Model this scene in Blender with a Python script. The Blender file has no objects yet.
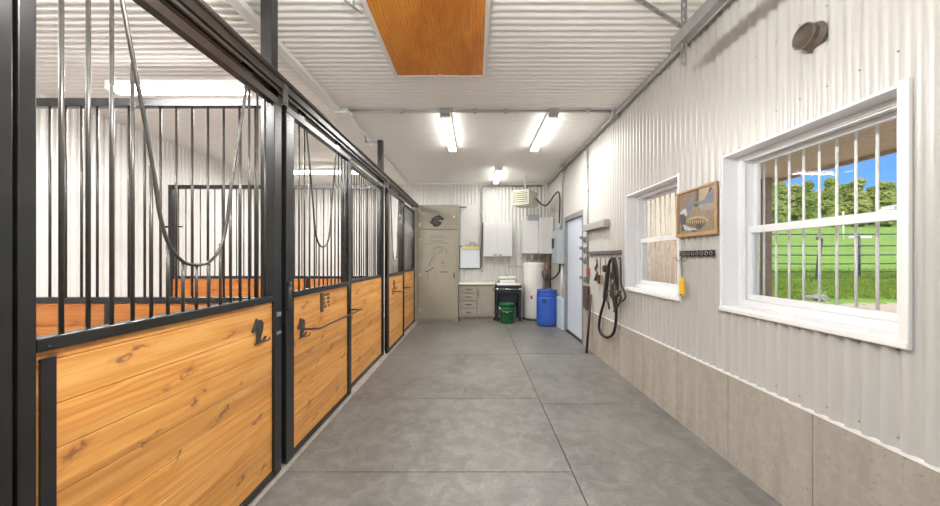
import bpy, bmesh, math, random
from mathutils import Vector, Matrix, noise
random.seed(7)
SC = bpy.context.scene
COL = SC.collection
PI = math.pi

# ------------------------------------------------------------------ materials
def new_mat(name):
    m = bpy.data.materials.new(name); m.use_nodes = True
    nt = m.node_tree
    for n in list(nt.nodes): nt.nodes.remove(n)
    out = nt.nodes.new('ShaderNodeOutputMaterial')
    b = nt.nodes.new('ShaderNodeBsdfPrincipled')
    nt.links.new(b.outputs[0], out.inputs[0])
    return m, nt, b
def c4(c): return (c[0], c[1], c[2], 1.0)
def N(nt, t, **kw):
    n = nt.nodes.new(t)
    for k, v in kw.items(): setattr(n, k, v)
    return n
def coords(nt, scale=(1, 1, 1), loc=(0, 0, 0), kind='Object'):
    tc = N(nt, 'ShaderNodeTexCoord'); mp = N(nt, 'ShaderNodeMapping')
    mp.inputs['Scale'].default_value = scale; mp.inputs['Location'].default_value = loc
    nt.links.new(tc.outputs[kind], mp.inputs[0])
    return mp.outputs[0]
def noise_tex(nt, vec, scale, detail=4, rough=.55, dist=0):
    n = N(nt, 'ShaderNodeTexNoise')
    n.inputs['Scale'].default_value = scale; n.inputs['Detail'].default_value = detail
    n.inputs['Roughness'].default_value = rough; n.inputs['Distortion'].default_value = dist
    nt.links.new(vec, n.inputs['Vector'])
    return n.outputs['Fac']
def ramp(nt, fac, stops):
    r = N(nt, 'ShaderNodeValToRGB')
    el = r.color_ramp.elements
    while len(el) < len(stops): el.new(.5)
    for e, (p, c) in zip(el, stops): e.position = p; e.color = c4(c)
    nt.links.new(fac, r.inputs[0])
    return r.outputs[0]
def mix(nt, a, b, fac, mode='MIX'):
    m = N(nt, 'ShaderNodeMix', data_type='RGBA', blend_type=mode)
    for s, v in ((6, a), (7, b)):
        if isinstance(v, tuple): m.inputs[s].default_value = c4(v)
        else: nt.links.new(v, m.inputs[s])
    if isinstance(fac, (int, float)): m.inputs[0].default_value = fac
    else: nt.links.new(fac, m.inputs[0])
    return m.outputs[2]
def math_n(nt, op, a, b=None):
    m = N(nt, 'ShaderNodeMath', operation=op)
    for s, v in ((0, a), (1, b)):
        if v is None: continue
        if isinstance(v, (int, float)): m.inputs[s].default_value = v
        else: nt.links.new(v, m.inputs[s])
    return m.outputs[0]
def bump(nt, b, h, strength=.2, dist=.01):
    n = N(nt, 'ShaderNodeBump'); n.inputs['Strength'].default_value = strength
    n.inputs['Distance'].default_value = dist
    nt.links.new(h, n.inputs['Height']); nt.links.new(n.outputs[0], b.inputs['Normal'])

def paint(name, col, rough=.45, metal=0.0, var=.06, scale=6.0, spec=.5, coat=0.0, bmp=0.0):
    """plain painted / plastic / metal surface with faint mottling"""
    m, nt, b = new_mat(name)
    v = coords(nt)
    f = noise_tex(nt, v, scale, 5)
    lo = tuple(max(0, x * (1 - var)) for x in col); hi = tuple(min(1, x * (1 + var)) for x in col)
    nt.links.new(ramp(nt, f, [(.3, lo), (.7, hi)]), b.inputs['Base Color'])
    b.inputs['Roughness'].default_value = rough; b.inputs['Metallic'].default_value = metal
    b.inputs['Specular IOR Level'].default_value = spec
    b.inputs['Coat Weight'].default_value = coat
    if bmp: bump(nt, b, noise_tex(nt, v, scale * 6, 3), bmp, .004)
    return m

M = {}
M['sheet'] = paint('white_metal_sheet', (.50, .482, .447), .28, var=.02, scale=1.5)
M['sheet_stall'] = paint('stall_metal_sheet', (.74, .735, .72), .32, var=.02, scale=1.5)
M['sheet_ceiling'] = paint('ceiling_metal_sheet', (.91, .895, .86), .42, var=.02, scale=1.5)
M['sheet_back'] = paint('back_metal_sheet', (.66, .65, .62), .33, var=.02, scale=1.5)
M['trim_white'] = paint('white_trim', (.80, .785, .755), .35, var=.02)
M['vinyl'] = paint('white_vinyl', (.80, .80, .81), .3, var=.01)
M['bar_white'] = paint('white_bar_paint', (.94, .93, .90), .35, var=.02)
M['black'] = paint('black_steel', (.014, .013, .013), .26, var=.3, scale=9, spec=.6, bmp=.03)
M['bar'] = paint('dark_bar_steel', (.075, .068, .060), .3, metal=.4, var=.25, scale=9, spec=.6)
M['header'] = paint('black_steel_wood_reflection', (.030, .023, .019), .34, metal=.25, var=.3, scale=5, spec=.6)  # brown of the wood's reflection painted into black steel
M['galv'] = paint('galvanised', (.36, .36, .355), .38, metal=.75, var=.12, scale=14)
M['conduit'] = paint('grey_conduit', (.42, .42, .41), .42, metal=.45, var=.05)
M['duct'] = paint('white_pvc', (.74, .73, .70), .4, var=.03)
M['grey_box'] = paint('grey_enclosure', (.36, .40, .42), .45, var=.05)
M['grey_plastic'] = paint('grey_plastic', (.24, .26, .27), .5, var=.08)
M['frame_grey'] = paint('grey_door_frame', (.21, .215, .225), .45, var=.04)
M['door_pale'] = paint('pale_blue_white_paint', (.58, .63, .71), .4, var=.02)
M['plinth'] = paint('pale_blue_paint', (.52, .62, .68), .55, var=.06)
M['locker'] = paint('taupe_paint', (.315, .290, .222), .5, var=.03, scale=3)
M['cab'] = paint('taupe_cabinet', (.33, .30, .24), .5, var=.03)
M['cabwhite'] = paint('white_laminate', (.68, .68, .67), .4, var=.01)
M['counter'] = paint('cream_laminate', (.80, .77, .70), .35, var=.03, scale=30)
M['brass'] = paint('brass', (.80, .62, .25), .3, metal=.8, var=.06)
M['dark_handle'] = paint('dark_bronze', (.05, .045, .04), .4, metal=.3)
M['ink'] = paint('dark_ink', (.045, .042, .035), .6)
M['ink_soft'] = paint('faded_ink', (.16, .148, .115), .6)
M['board_white'] = paint('whiteboard', (.80, .84, .88), .2, var=.01)
M['board_edge'] = paint('dark_board_edge', (.10, .10, .10), .4)
M['yellow_strip'] = paint('pale_yellow_strip', (.70, .64, .30), .5)
M['sinkblack'] = paint('dark_sink_frame', (.016, .016, .022), .45, var=.2)
M['porcelain'] = paint('porcelain', (.85, .84, .80), .2, var=.01)
M['chrome'] = paint('chrome', (.75, .75, .75), .15, metal=1.0, var=.02)
M['green'] = paint('green_plastic', (.010, .135, .045), .38, var=.06)
M['blue'] = paint('blue_plastic', (.032, .10, .45), .38, var=.05)
M['bluedark'] = paint('dark_blue_plastic', (.012, .035, .20), .45)
M['tank'] = paint('white_enamel', (.80, .79, .75), .32, var=.02)
M['copper'] = paint('copper', (.45, .20, .11), .4, metal=.7, var=.2)
M['rubber'] = paint('black_rubber', (.016, .015, .014), .55)
M['leather'] = paint('dark_leather', (.035, .025, .018), .55, var=.25, scale=20)
M['rope'] = paint('black_rope', (.018, .016, .015), .75, bmp=.4, scale=40)
M['brush'] = paint('brush_wood', (.42, .33, .24), .6)
M['teal'] = paint('dark_teal', (.03, .07, .06), .6)
M['red'] = paint('red_plastic', (.42, .09, .08), .5)
M['yellow'] = paint('yellow_plastic', (.85, .52, .02), .4, var=.05)
M['cream'] = paint('cream_enamel', (.72, .71, .58), .4, var=.02)
M['cream_dark'] = paint('dark_louvre_gap', (.09, .085, .06), .6)
M['beige_metal'] = paint('beige_metal', (.30, .285, .25), .45, var=.05)
M['board_brown'] = paint('brown_board', (.09, .06, .04), .6, var=.2)
M['vent_in'] = paint('rusty_vent', (.085, .066, .048), .55, metal=.3, var=.25, scale=18)
M['vent_rim'] = paint('worn_tin', (.17, .135, .105), .55, metal=.2, var=.25, scale=25)
M['pipefence'] = paint('dark_fence_pipe', (.045, .05, .055), .5)
M['siding'] = paint('beige_siding', (.56, .47, .35), .6, var=.08, scale=3)
M['soffit_edge'] = paint('pale_timber', (.55, .45, .36), .7, var=.15)
M['porch_wood'] = paint('porch_post_wood', (.33, .235, .16), .7, var=.15, scale=12)
M['bark'] = paint('bark', (.12, .09, .06), .85, var=.3)
M['stone'] = paint('grey_stone', (.20, .19, .17), .8, var=.3, scale=10, bmp=.4)
M['hay'] = paint('brown_hay', (.36, .26, .19), .9, var=.35, scale=18, bmp=.6)
M['whitepaint'] = paint('white_outdoor_paint', (.82, .82, .82), .5)

def wood_mat(name, cols, pitch=0.0, along=1, thick_axis=0, gap=.0):
    """pine boards running along an axis, each board (row in z) with its own grain"""
    m, nt, b = new_mat(name)
    tc = N(nt, 'ShaderNodeTexCoord'); sep = N(nt, 'ShaderNodeSeparateXYZ')
    nt.links.new(tc.outputs['Object'], sep.inputs[0])
    z = sep.outputs[2]
    row = math_n(nt, 'FLOOR', math_n(nt, 'DIVIDE', z, pitch)) if pitch else None
    a = sep.outputs[along]
    comb = N(nt, 'ShaderNodeCombineXYZ')
    if pitch:
        nt.links.new(math_n(nt, 'ADD', a, math_n(nt, 'MULTIPLY', row, 7.31)), comb.inputs[0])
        nt.links.new(math_n(nt, 'ADD', z, math_n(nt, 'MULTIPLY', row, 3.77)), comb.inputs[1])
    else:
        nt.links.new(a, comb.inputs[0]); nt.links.new(z, comb.inputs[1])
    nt.links.new(math_n(nt, 'MULTIPLY', sep.outputs[thick_axis], .5), comb.inputs[2])
    def sc(s):
        mp = N(nt, 'ShaderNodeMapping'); mp.inputs['Scale'].default_value = s
        nt.links.new(comb.outputs[0], mp.inputs[0]); return mp.outputs[0]
    big = noise_tex(nt, sc((1.1, 8.0, 1)), 1.6, 3, .5, .9)
    rings = N(nt, 'ShaderNodeTexWave', wave_type='BANDS', bands_direction='Y', wave_profile='SIN')
    rings.inputs['Scale'].default_value = 9.0; rings.inputs['Distortion'].default_value = 7.0
    rings.inputs['Detail'].default_value = 2.0; rings.inputs['Detail Scale'].default_value = .7
    nt.links.new(sc((.55, 1.3, 1)), rings.inputs['Vector'])
    fine = noise_tex(nt, sc((3, 90, 1)), 1.5, 3)
    base = ramp(nt, big, [(.30, cols[0]), (.52, cols[1]), (.74, cols[2])])
    mid = noise_tex(nt, sc((.9, 26, 1)), 1.2, 3, .6, .4)
    base = mix(nt, base, cols[3], math_n(nt, 'MULTIPLY', ramp(nt, mid, [(.46, (0, 0, 0)), (.72, (1, 1, 1))]), .55))
    cath = ramp(nt, noise_tex(nt, sc((.7, 2.0, 1)), 1.0, 1), [(.50, (0, 0, 0)), (.62, (1, 1, 1))])
    ringf = math_n(nt, 'MULTIPLY', math_n(nt, 'POWER', rings.outputs['Fac'], 4.0), math_n(nt, 'MULTIPLY', cath, .5))
    base = mix(nt, base, cols[3], ringf)
    base = mix(nt, base, cols[3], math_n(nt, 'MULTIPLY', fine, .15))
    vor = N(nt, 'ShaderNodeTexVoronoi', voronoi_dimensions='2D'); vor.inputs['Scale'].default_value = 1.0
    vor.inputs['Randomness'].default_value = 1.0
    warp = N(nt, 'ShaderNodeVectorMath', operation='ADD')
    nt.links.new(sc((2.3, 5.2, 1)), warp.inputs[0]); nt.links.new(noise_tex(nt, sc((9, 14, 1)), 1.0, 2), warp.inputs[1])
    nt.links.new(warp.outputs[0], vor.inputs['Vector'])
    knot = ramp(nt, vor.outputs['Distance'], [(.035, (1, 1, 1)), (.075, (.35, .35, .35)), (.16, (0, 0, 0))])
    base = mix(nt, base, cols[4], math_n(nt, 'MULTIPLY', knot, .8))
    if pitch:
        wn = N(nt, 'ShaderNodeTexWhiteNoise', noise_dimensions='1D')
        nt.links.new(row, wn.inputs['W'])
        tone = math_n(nt, 'ADD', .88, math_n(nt, 'MULTIPLY', wn.outputs[0], .22))
        cmb = N(nt, 'ShaderNodeCombineColor')
        for i in range(3): nt.links.new(tone, cmb.inputs[i])
        base = mix(nt, base, cmb.outputs[0], 1.0, 'MULTIPLY')
    nt.links.new(base, b.inputs['Base Color'])
    b.inputs['Roughness'].default_value = .42
    bump(nt, b, fine, .06, .003)
    return m
PITCH = .1465
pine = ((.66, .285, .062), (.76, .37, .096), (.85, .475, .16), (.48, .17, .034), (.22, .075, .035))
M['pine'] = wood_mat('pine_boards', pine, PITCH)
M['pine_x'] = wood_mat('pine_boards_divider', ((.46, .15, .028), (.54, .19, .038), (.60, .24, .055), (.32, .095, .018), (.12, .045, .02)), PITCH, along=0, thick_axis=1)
M['frame_wood'] = wood_mat('oak_frame', ((.42, .23, .10), (.50, .29, .13), (.56, .35, .17), (.36, .18, .07), (.3, .15, .06)))

def m_plywood():
    m, nt, b = new_mat('varnished_plywood')
    v = coords(nt, (13, 1.6, 1))
    w = N(nt, 'ShaderNodeTexWave', wave_type='BANDS', bands_direction='X')
    w.inputs['Scale'].default_value = 1.1; w.inputs['Distortion'].default_value = 9; w.inputs['Detail'].default_value = 3
    w.inputs['Detail Scale'].default_value = 1.2
    nt.links.new(v, w.inputs['Vector'])
    f = noise_tex(nt, coords(nt, (3, 1.2, 1)), 1.3, 4, .6, .5)
    a = ramp(nt, f, [(.32, (.62, .20, .022)), (.5, (.80, .29, .035)), (.72, (.92, .41, .07))])
    c = mix(nt, a, (.44, .115, .012), math_n(nt, 'MULTIPLY', math_n(nt, 'POWER', w.outputs['Fac'], 2.0), .5))
    nt.links.new(c, b.inputs['Base Color']); b.inputs['Roughness'].default_value = .4
    return m
M['plywood'] = m_plywood()

def m_floor():
    m, nt, b = new_mat('concrete_floor')
    v = coords(nt)
    f1 = noise_tex(nt, v, 1.1, 6, .62, .4); f2 = noise_tex(nt, v, 7, 6, .65, .6); f3 = noise_tex(nt, v, 60, 3)
    c = ramp(nt, f1, [(.3, (.108, .104, .095)), (.7, (.192, .186, .172))])
    c = mix(nt, c, (.30, .29, .272), math_n(nt, 'MULTIPLY', ramp(nt, f2, [(.42, (0, 0, 0)), (.70, (1, 1, 1))]), .6))
    c = mix(nt, c, (.065, .06, .055), math_n(nt, 'MULTIPLY', ramp(nt, f3, [(.45, (0, 0, 0)), (.75, (1, 1, 1))]), .35))
    nt.links.new(c, b.inputs['Base Color'])
    nt.links.new(ramp(nt, f2, [(.3, (.36, .36, .36)), (.7, (.52, .52, .52))]), b.inputs['Roughness'])
    bump(nt, b, f3, .05, .003)
    return m
M['floor'] = m_floor()
M['joint'] = paint('dark_joint', (.05, .047, .045), .8)
def m_conc():
    m, nt, b = new_mat('cast_concrete')
    v = coords(nt); vs = coords(nt, (1, 4, .5))
    f1 = noise_tex(nt, vs, 1.6, 6, .6, .3); f2 = noise_tex(nt, v, 14, 5, .65); f3 = noise_tex(nt, v, 45, 3)
    c = ramp(nt, f1, [(.3, (.30, .265, .22)), (.7, (.40, .36, .31))])
    c = mix(nt, c, (.49, .45, .395), math_n(nt, 'MULTIPLY', ramp(nt, f2, [(.48, (0, 0, 0)), (.72, (1, 1, 1))]), .35))
    c = mix(nt, c, (.17, .13, .10), math_n(nt, 'MULTIPLY', ramp(nt, f3, [(.60, (0, 0, 0)), (.76, (1, 1, 1))]), .6))
    nt.links.new(c, b.inputs['Base Color']); b.inputs['Roughness'].default_value = .75
    bump(nt, b, f2, .15, .006)
    return m
M['concrete'] = m_conc()
def m_glass():
    m = bpy.data.materials.new('window_glass'); m.use_nodes = True; nt = m.node_tree
    for n in list(nt.nodes): nt.nodes.remove(n)
    out = N(nt, 'ShaderNodeOutputMaterial'); t = N(nt, 'ShaderNodeBsdfTransparent'); g = N(nt, 'ShaderNodeBsdfGlossy')
    t.inputs[0].default_value = (.97, .98, .975, 1); g.inputs['Roughness'].default_value = .02
    lw = N(nt, 'ShaderNodeLayerWeight')
    fac = math_n(nt, 'ADD', .012, math_n(nt, 'MULTIPLY', math_n(nt, 'POWER', lw.outputs['Facing'], 5.0), .35))
    ms = N(nt, 'ShaderNodeMixShader')
    nt.links.new(fac, ms.inputs[0]); nt.links.new(t.outputs[0], ms.inputs[1]); nt.links.new(g.outputs[0], ms.inputs[2])
    nt.links.new(ms.outputs[0], out.inputs[0])
    return m
M['glass'] = m_glass()
def m_emit(name, col, s):
    m, nt, b = new_mat(name)
    b.inputs['Base Color'].default_value = (.9, .9, .88, 1)
    b.inputs['Emission Color'].default_value = c4(col); b.inputs['Emission Strength'].default_value = s
    return m
M['tube'] = m_emit('lit_diffuser', (1, .985, .96), 9.5)
M['fill_tube'] = m_emit('added_fill_tube', (1, .99, .975), 92.0)  # strong glow for the two added out-of-view fill lamps
M['tube_bright'] = m_emit('lit_tube', (1, .99, .975), 55.0)
def m_ground():
    m, nt, b = new_mat('field_ground')
    v = coords(nt)
    f = noise_tex(nt, v, .5, 6, .6); f2 = noise_tex(nt, v, 5, 5, .7)
    g = ramp(nt, f, [(.3, (.095, .185, .012)), (.7, (.165, .275, .025))])
    g = mix(nt, g, (.055, .11, .008), math_n(nt, 'MULTIPLY', ramp(nt, f2, [(.45, (0, 0, 0)), (.75, (1, 1, 1))]), .55))
    sep = N(nt, 'ShaderNodeSeparateXYZ'); nt.links.new(v, sep.inputs[0])
    yy = math_n(nt, 'ADD', sep.outputs[1], math_n(nt, 'MULTIPLY', f2, 1.2))
    k = math_n(nt, 'GREATER_THAN', yy, 8.35)
    grav = ramp(nt, noise_tex(nt, v, 18, 4, .7), [(.3, (.24, .19, .14)), (.7, (.40, .33, .26))])
    nt.links.new(mix(nt, grav, g, k), b.inputs['Base Color']); b.inputs['Roughness'].default_value = .9
    return m
M['ground'] = m_ground()
def m_leaf(name, a, bb):
    m, nt, b = new_mat(name)
    f = noise_tex(nt, coords(nt), 1.2, 6, .7)
    nt.links.new(ramp(nt, f, [(.33, a), (.66, bb)]), b.inputs['Base Color']); b.inputs['Roughness'].default_value = .8
    bump(nt, b, noise_tex(nt, coords(nt), 2.5, 5, .7), 1.0, .8)
    return m
M['leaf_a'] = m_leaf('spring_leaves', (.19, .26, .045), (.42, .47, .14))
M['leaf_b'] = m_leaf('pale_spring_leaves', (.25, .29, .06), (.52, .52, .19))
M['leaf_c'] = m_leaf('dark_leaves', (.13, .20, .035), (.30, .37, .09))
M['blade'] = m_leaf('grass_blades', (.17, .30, .02), (.32, .45, .07))
def m_soffit():
    m, nt, b = new_mat('osb_soffit')
    v = coords(nt, (1, 1, 1))
    f = noise_tex(nt, v, 22, 4, .7, 1.0)
    nt.links.new(ramp(nt, f, [(.3, (.66, .53, .40)), (.7, (.84, .71, .57))]), b.inputs['Base Color']); b.inputs['Roughness'].default_value = .8
    return m
M['soffit'] = m_soffit()

# ------------------------------------------------------------------ mesh builder
class MB:
    def __init__(s): s.bm = bmesh.new(); s.mi = 0; s.smooth = False
    def _fin(s, faces):
        for f in faces: f.material_index = s.mi; f.smooth = s.smooth
    def box(s, x0, x1, y0, y1, z0, z1, bev=0.0):
        before = set(s.bm.faces) if bev else None
        r = bmesh.ops.create_cube(s.bm, size=1)
        vs = r['verts']
        for v in vs:
            v.co = Vector(((x0 + x1) / 2 + v.co.x * abs(x1 - x0), (y0 + y1) / 2 + v.co.y * abs(y1 - y0), (z0 + z1) / 2 + v.co.z * abs(z1 - z0)))
        es = {e for v in vs for e in v.link_edges}
        if bev:
            bmesh.ops.bevel(s.bm, geom=list(es), offset=bev, segments=2, affect='EDGES', profile=.5)
            s._fin([f for f in s.bm.faces if f not in before])
        else:
            s._fin({f for v in vs for f in v.link_faces})
        return s
    def obox(s, c, ax, ay, az, hx, hy, hz):
        """oriented box: centre, axes, half sizes"""
        c = Vector(c); ax = Vector(ax).normalized(); ay = Vector(ay).normalized(); az = Vector(az).normalized()
        vs = [s.bm.verts.new(c + ax * hx * i + ay * hy * j + az * hz * k) for i in (-1, 1) for j in (-1, 1) for k in (-1, 1)]
        fs = [s.bm.faces.new([vs[i] for i in q]) for q in ((0, 1, 3, 2), (4, 6, 7, 5), (0, 4, 5, 1), (2, 3, 7, 6), (0, 2, 6, 4), (1, 5, 7, 3))]
        s._fin(fs); return s
    def tube(s, pts, r, seg=8, closed=False, caps=True):
        pts = [Vector(p) for p in pts]; n = len(pts); rings = []
        rr = r if isinstance(r, (list, tuple)) else [r] * n
        prev = None
        for i, p in enumerate(pts):
            if closed: t = pts[(i + 1) % n] - pts[i - 1]
            else: t = pts[min(i + 1, n - 1)] - pts[max(i - 1, 0)]
            t.normalize()
            if prev is None:
                u = t.orthogonal().normalized()
            else:
                u = prev - t * prev.dot(t)
                u = u.normalized() if u.length > 1e-6 else t.orthogonal().normalized()
            prev = u; w = t.cross(u)
            rings.append([s.bm.verts.new(p + (u * math.cos(2 * PI * k / seg) + w * math.sin(2 * PI * k / seg)) * rr[i]) for k in range(seg)])
        fs = []
        for i in range(n if closed else n - 1):
            a, b = rings[i], rings[(i + 1) % n]
            for k in range(seg):
                f = s.bm.faces.new((a[k], a[(k + 1) % seg], b[(k + 1) % seg], b[k])); f.smooth = True; fs.append(f)
        if caps and not closed:
            fs2 = [s.bm.faces.new(rings[0][::-1]), s.bm.faces.new(rings[-1])]
            for f in fs2: f.material_index = s.mi
        for f in fs: f.material_index = s.mi
        return s
    def lathe(s, c, prof, seg=28, axis='Z'):
        """prof: (r, h) pairs from bottom to top"""
        c = Vector(c); rings = []
        def P(r, h, a):
            x, y = r * math.cos(a), r * math.sin(a)
            if axis == 'Z': return c + Vector((x, y, h))
            if axis == 'X': return c + Vector((h, x, y))
            return c + Vector((x, h, y))
        for r, h in prof:
            rings.append([s.bm.verts.new(P(max(r, 1e-4), h, 2 * PI * k / seg)) for k in range(seg)])
        for a, b in zip(rings, rings[1:]):
            for k in range(seg):
                f = s.bm.faces.new((a[k], a[(k + 1) % seg], b[(k + 1) % seg], b[k])); f.smooth = True; f.material_index = s.mi
        return s
    def prism(s, pts, d):
        """pts: 3-D outline (planar), extruded by vector d"""
        d = Vector(d)
        a = [s.bm.verts.new(Vector(p)) for p in pts]; b = [s.bm.verts.new(Vector(p) + d) for p in pts]
        n = len(a); fs = [s.bm.faces.new(a[::-1]), s.bm.faces.new(b)]
        for i in range(n): fs.append(s.bm.faces.new((a[i], a[(i + 1) % n], b[(i + 1) % n], b[i])))
        s._fin(fs); return s

W = {}                                   # world origin of every object
def obj(name, mb, mat, parent=None, label=None):
    o_w = W[parent.name] if parent is not None else Vector((0, 0, 0))
    bmesh.ops.recalc_face_normals(mb.bm, faces=mb.bm.faces) if not getattr(mb, 'keep', False) else None
    if o_w.length: bmesh.ops.translate(mb.bm, verts=mb.bm.verts, vec=-o_w)
    me = bpy.data.meshes.new(name); mb.bm.to_mesh(me); mb.bm.free()
    for m in (mat if isinstance(mat, (list, tuple)) else [mat]): me.materials.append(m)
    o = bpy.data.objects.new(name, me); COL.objects.link(o)
    if parent is not None: o.parent = parent
    W[o.name] = o_w.copy()
    if label: o['label'] = label
    return o
def tag(o, label, cat, group=None, kind=None):
    o['label'] = label; o['category'] = cat
    if group: o['group'] = group
    if kind: o['kind'] = kind
    return o
def thing(name, loc, label, cat, group=None):
    o = bpy.data.objects.new(name, None); COL.objects.link(o); o.location = loc; o.empty_display_size = .1
    W[o.name] = Vector(loc)
    return tag(o, label, cat, group)
def struct(name, mb, mat, parent=None):
    o = obj(name, mb, mat, parent)
    if parent is None: o['kind'] = 'structure'
    return o
def dup(root, delta, label=None, group=None):
    def cp(o, par):
        c = o.copy(); COL.objects.link(c); c.parent = par
        for ch in o.children: cp(ch, c)
        return c
    r = cp(root, None); r.location = root.location + Vector(delta)
    W[r.name] = Vector(r.location)
    if label: r['label'] = label
    if group: r['group'] = group
    return r
def spline(pts, n=8):
    """Catmull-Rom through the points"""
    P = [Vector(p) for p in pts]; P = [P[0] * 2 - P[1]] + P + [P[-1] * 2 - P[-2]]
    out = []
    for i in range(1, len(P) - 2):
        for k in range(n):
            t = k / n; a, b, c, d = P[i - 1], P[i], P[i + 1], P[i + 2]
            out.append(.5 * ((2 * b) + (c - a) * t + (2 * a - 5 * b + 4 * c - d) * t * t + (3 * b - a - 3 * c + d) * t ** 3))
    out.append(P[-2]); return out

# ------------------------------------------------------------------ room dimensions
XR, XL, YB, YF, ZC = 1.86, -5.05, 8.67, -2.6, 3.41
def wave(u, pitch, amp):
    s = math.sin(2 * PI * u / pitch) + .18     # broad crest towards the room, narrower groove
    return amp * max(-1.0, min(1.0, s * 1.75))
def corrugated(u0, u1, pitch, amp, levels, place, holes=(), extra=()):
    """place(u, v, off) -> point; holes: (u0, u1, v0, v1)"""
    us = set()
    k = math.floor(u0 / pitch * 8)
    while k * pitch / 8 < u1:
        u = k * pitch / 8
        if u > u0: us.add(round(u, 5))
        k += 1
    us |= {u0, u1} | {h for q in holes for h in q[:2]}
    us = sorted(us); mb = MB(); mb.keep = True
    cols = [[mb.bm.verts.new(place(u, v, wave(u, pitch, amp))) for v in levels] for u in us]
    for i in range(len(us) - 1):
        um = (us[i] + us[i + 1]) / 2
        for j in range(len(levels) - 1):
            vm = (levels[j] + levels[j + 1]) / 2
            if any(h[0] < um < h[1] and h[2] < vm < h[3] for h in holes): continue
            f = mb.bm.faces.new((cols[i][j], cols[i + 1][j], cols[i + 1][j + 1], cols[i][j + 1])); f.smooth = True
    return mb

# ---- floor: concrete slabs with saw-cut joints
JX = .683
fl = MB()
def slab(x0, x1, y0, y1): fl.box(x0 + .003, x1 - .003, y0 + .003, y1 - .003, -.15, 0, .004)
ysl = [YF, 2.385, 3.63, 5.28, YB]
for a, b in zip(ysl, ysl[1:]): slab(-1.50, JX, a, b)
ysr = [YF, 3.50, 5.34, YB]
for a, b in zip(ysr, ysr[1:]): slab(JX, XR + .05, a, b)
slab(XL, -1.50, YF, YB)
floor = struct('floor', fl, M['floor'])
jb = MB(); jb.box(XL, XR + .05, YF, YB, -.16, -.012)
obj('joint_filler', jb, M['joint'], floor)

# ---- walls and ceiling of corrugated sheet
PW = .0765
W1 = (3.120, 4.168); W2 = (1.497, 2.545); WZ = (1.15, 2.25); DO = (5.85, 7.05, 2.34)
wr = corrugated(YF, YB, PW, .0125, [.64, 1.15, 2.25, 2.34, 3.42], lambda u, v, o: (XR + .0125 - o, u, v),
                holes=[(*W1, *WZ), (*W2, *WZ), (DO[0], DO[1], 0, 2.34)])
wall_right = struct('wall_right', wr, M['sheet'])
cb = MB(); y = DO[0]; first = True
seams = [DO[0]] + [2.5 + .625 * k for k in range(5, -9, -1)]
seams = [s for s in seams if s > YF] + [YF]
for a, b in zip(seams, seams[1:]):
    if a - b > .05: cb.box(XR, 2.1, b + .0018, a - .0018, 0, .64, .004)
cb.box(XR, 2.1, DO[1], YB + .1, 0, .64, .003)
obj('concrete_base', cb, M['concrete'], wall_right)
jt = MB(); jt.box(XR - .004, XR + .02, YF, DO[0], .641, .654); jt.box(XR - .004, XR + .02, DO[1], YB, .641, .654)
obj('base_flashing', jt, M['trim_white'], wall_right)
sc_ = MB()
k = 0
u = math.ceil(YF / PW) * PW + PW * .78
while u < YB - .05:
    for z in (.70, 1.09, 2.42, 2.85, 3.30):
        inwin = any(a - .06 < u < b + .06 for a, b in (W1, W2))
        if DO[0] - .05 < u < DO[1] + .05 and z < 2.4: continue
        if z == 1.09 and not inwin: continue
        if u > -.5: sc_.lathe((XR + .0255, u, z), [(.0055, 0), (.0055, -.002), (.0035, -.003), (.0035, -.006), (0, -.006)], 8, 'X')
    u += PW * 2
obj('screw', sc_, M['beige_metal'], wall_right)['kind'] = 'stuff'
wb = corrugated(XL, XR + .02, 0.0915, .006, [0, 1.5, 3.42], lambda u, v, o: (u, YB + .006 - o, v))
wall_back = struct('wall_back', wb, M['sheet_back'])
wl = corrugated(YF, YB, PW, .009, [0, 1.5, 3.42], lambda u, v, o: (XL - .009 + o, u, v))
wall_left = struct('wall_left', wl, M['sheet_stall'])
ce = corrugated(YF, YB + .02, PW, .008, [XL - .02, -2, XR + .02], lambda u, v, o: (v, u, ZC + .008 - o))
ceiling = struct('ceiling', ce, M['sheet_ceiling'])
wf = MB()                                # wall behind the viewpoint with the open overhead doorway
wf.box(XL, -1.35, YF - .1, YF, 0, 3.45); wf.box(1.75, XR + .24, YF - .1, YF, 0, 3.45); wf.box(-1.35, 1.75, YF - .1, YF, 2.95, 3.45)
struct('wall_front', wf, M['sheet'])
# corner flashing, ceiling to right wall
tr = MB(); tr.box(XR - .035, XR + .02, YF, YB, ZC - .045, ZC + .02, .004)
struct('trim_1', tr, M['conduit'])
tr = MB(); tr.box(XL, XR, YB - .02, YB + .02, ZC - .04, ZC + .02, .004)
struct('trim_2', tr, M['trim_white'])
# pale curb strip along the foot of the stall fronts
tr = MB(); tr.box(-1.46, -1.325, -1.0, 7.85, .0, .014, .004)
struct('trim_3', tr, M['concrete'])
# smooth white wall sheet behind the whiteboard, cover strip beside upper cabinet
tr = MB(); tr.box(-.37, .07, YB - .018, YB - .001, 1.36, 2.86, .003)
struct('trim_4', tr, M['cabwhite'])
tr = MB(); tr.box(1.79, XR - .002, 7.06, 7.50, 0, .665, .006)
struct('trim_5', tr, M['plinth'])

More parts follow.
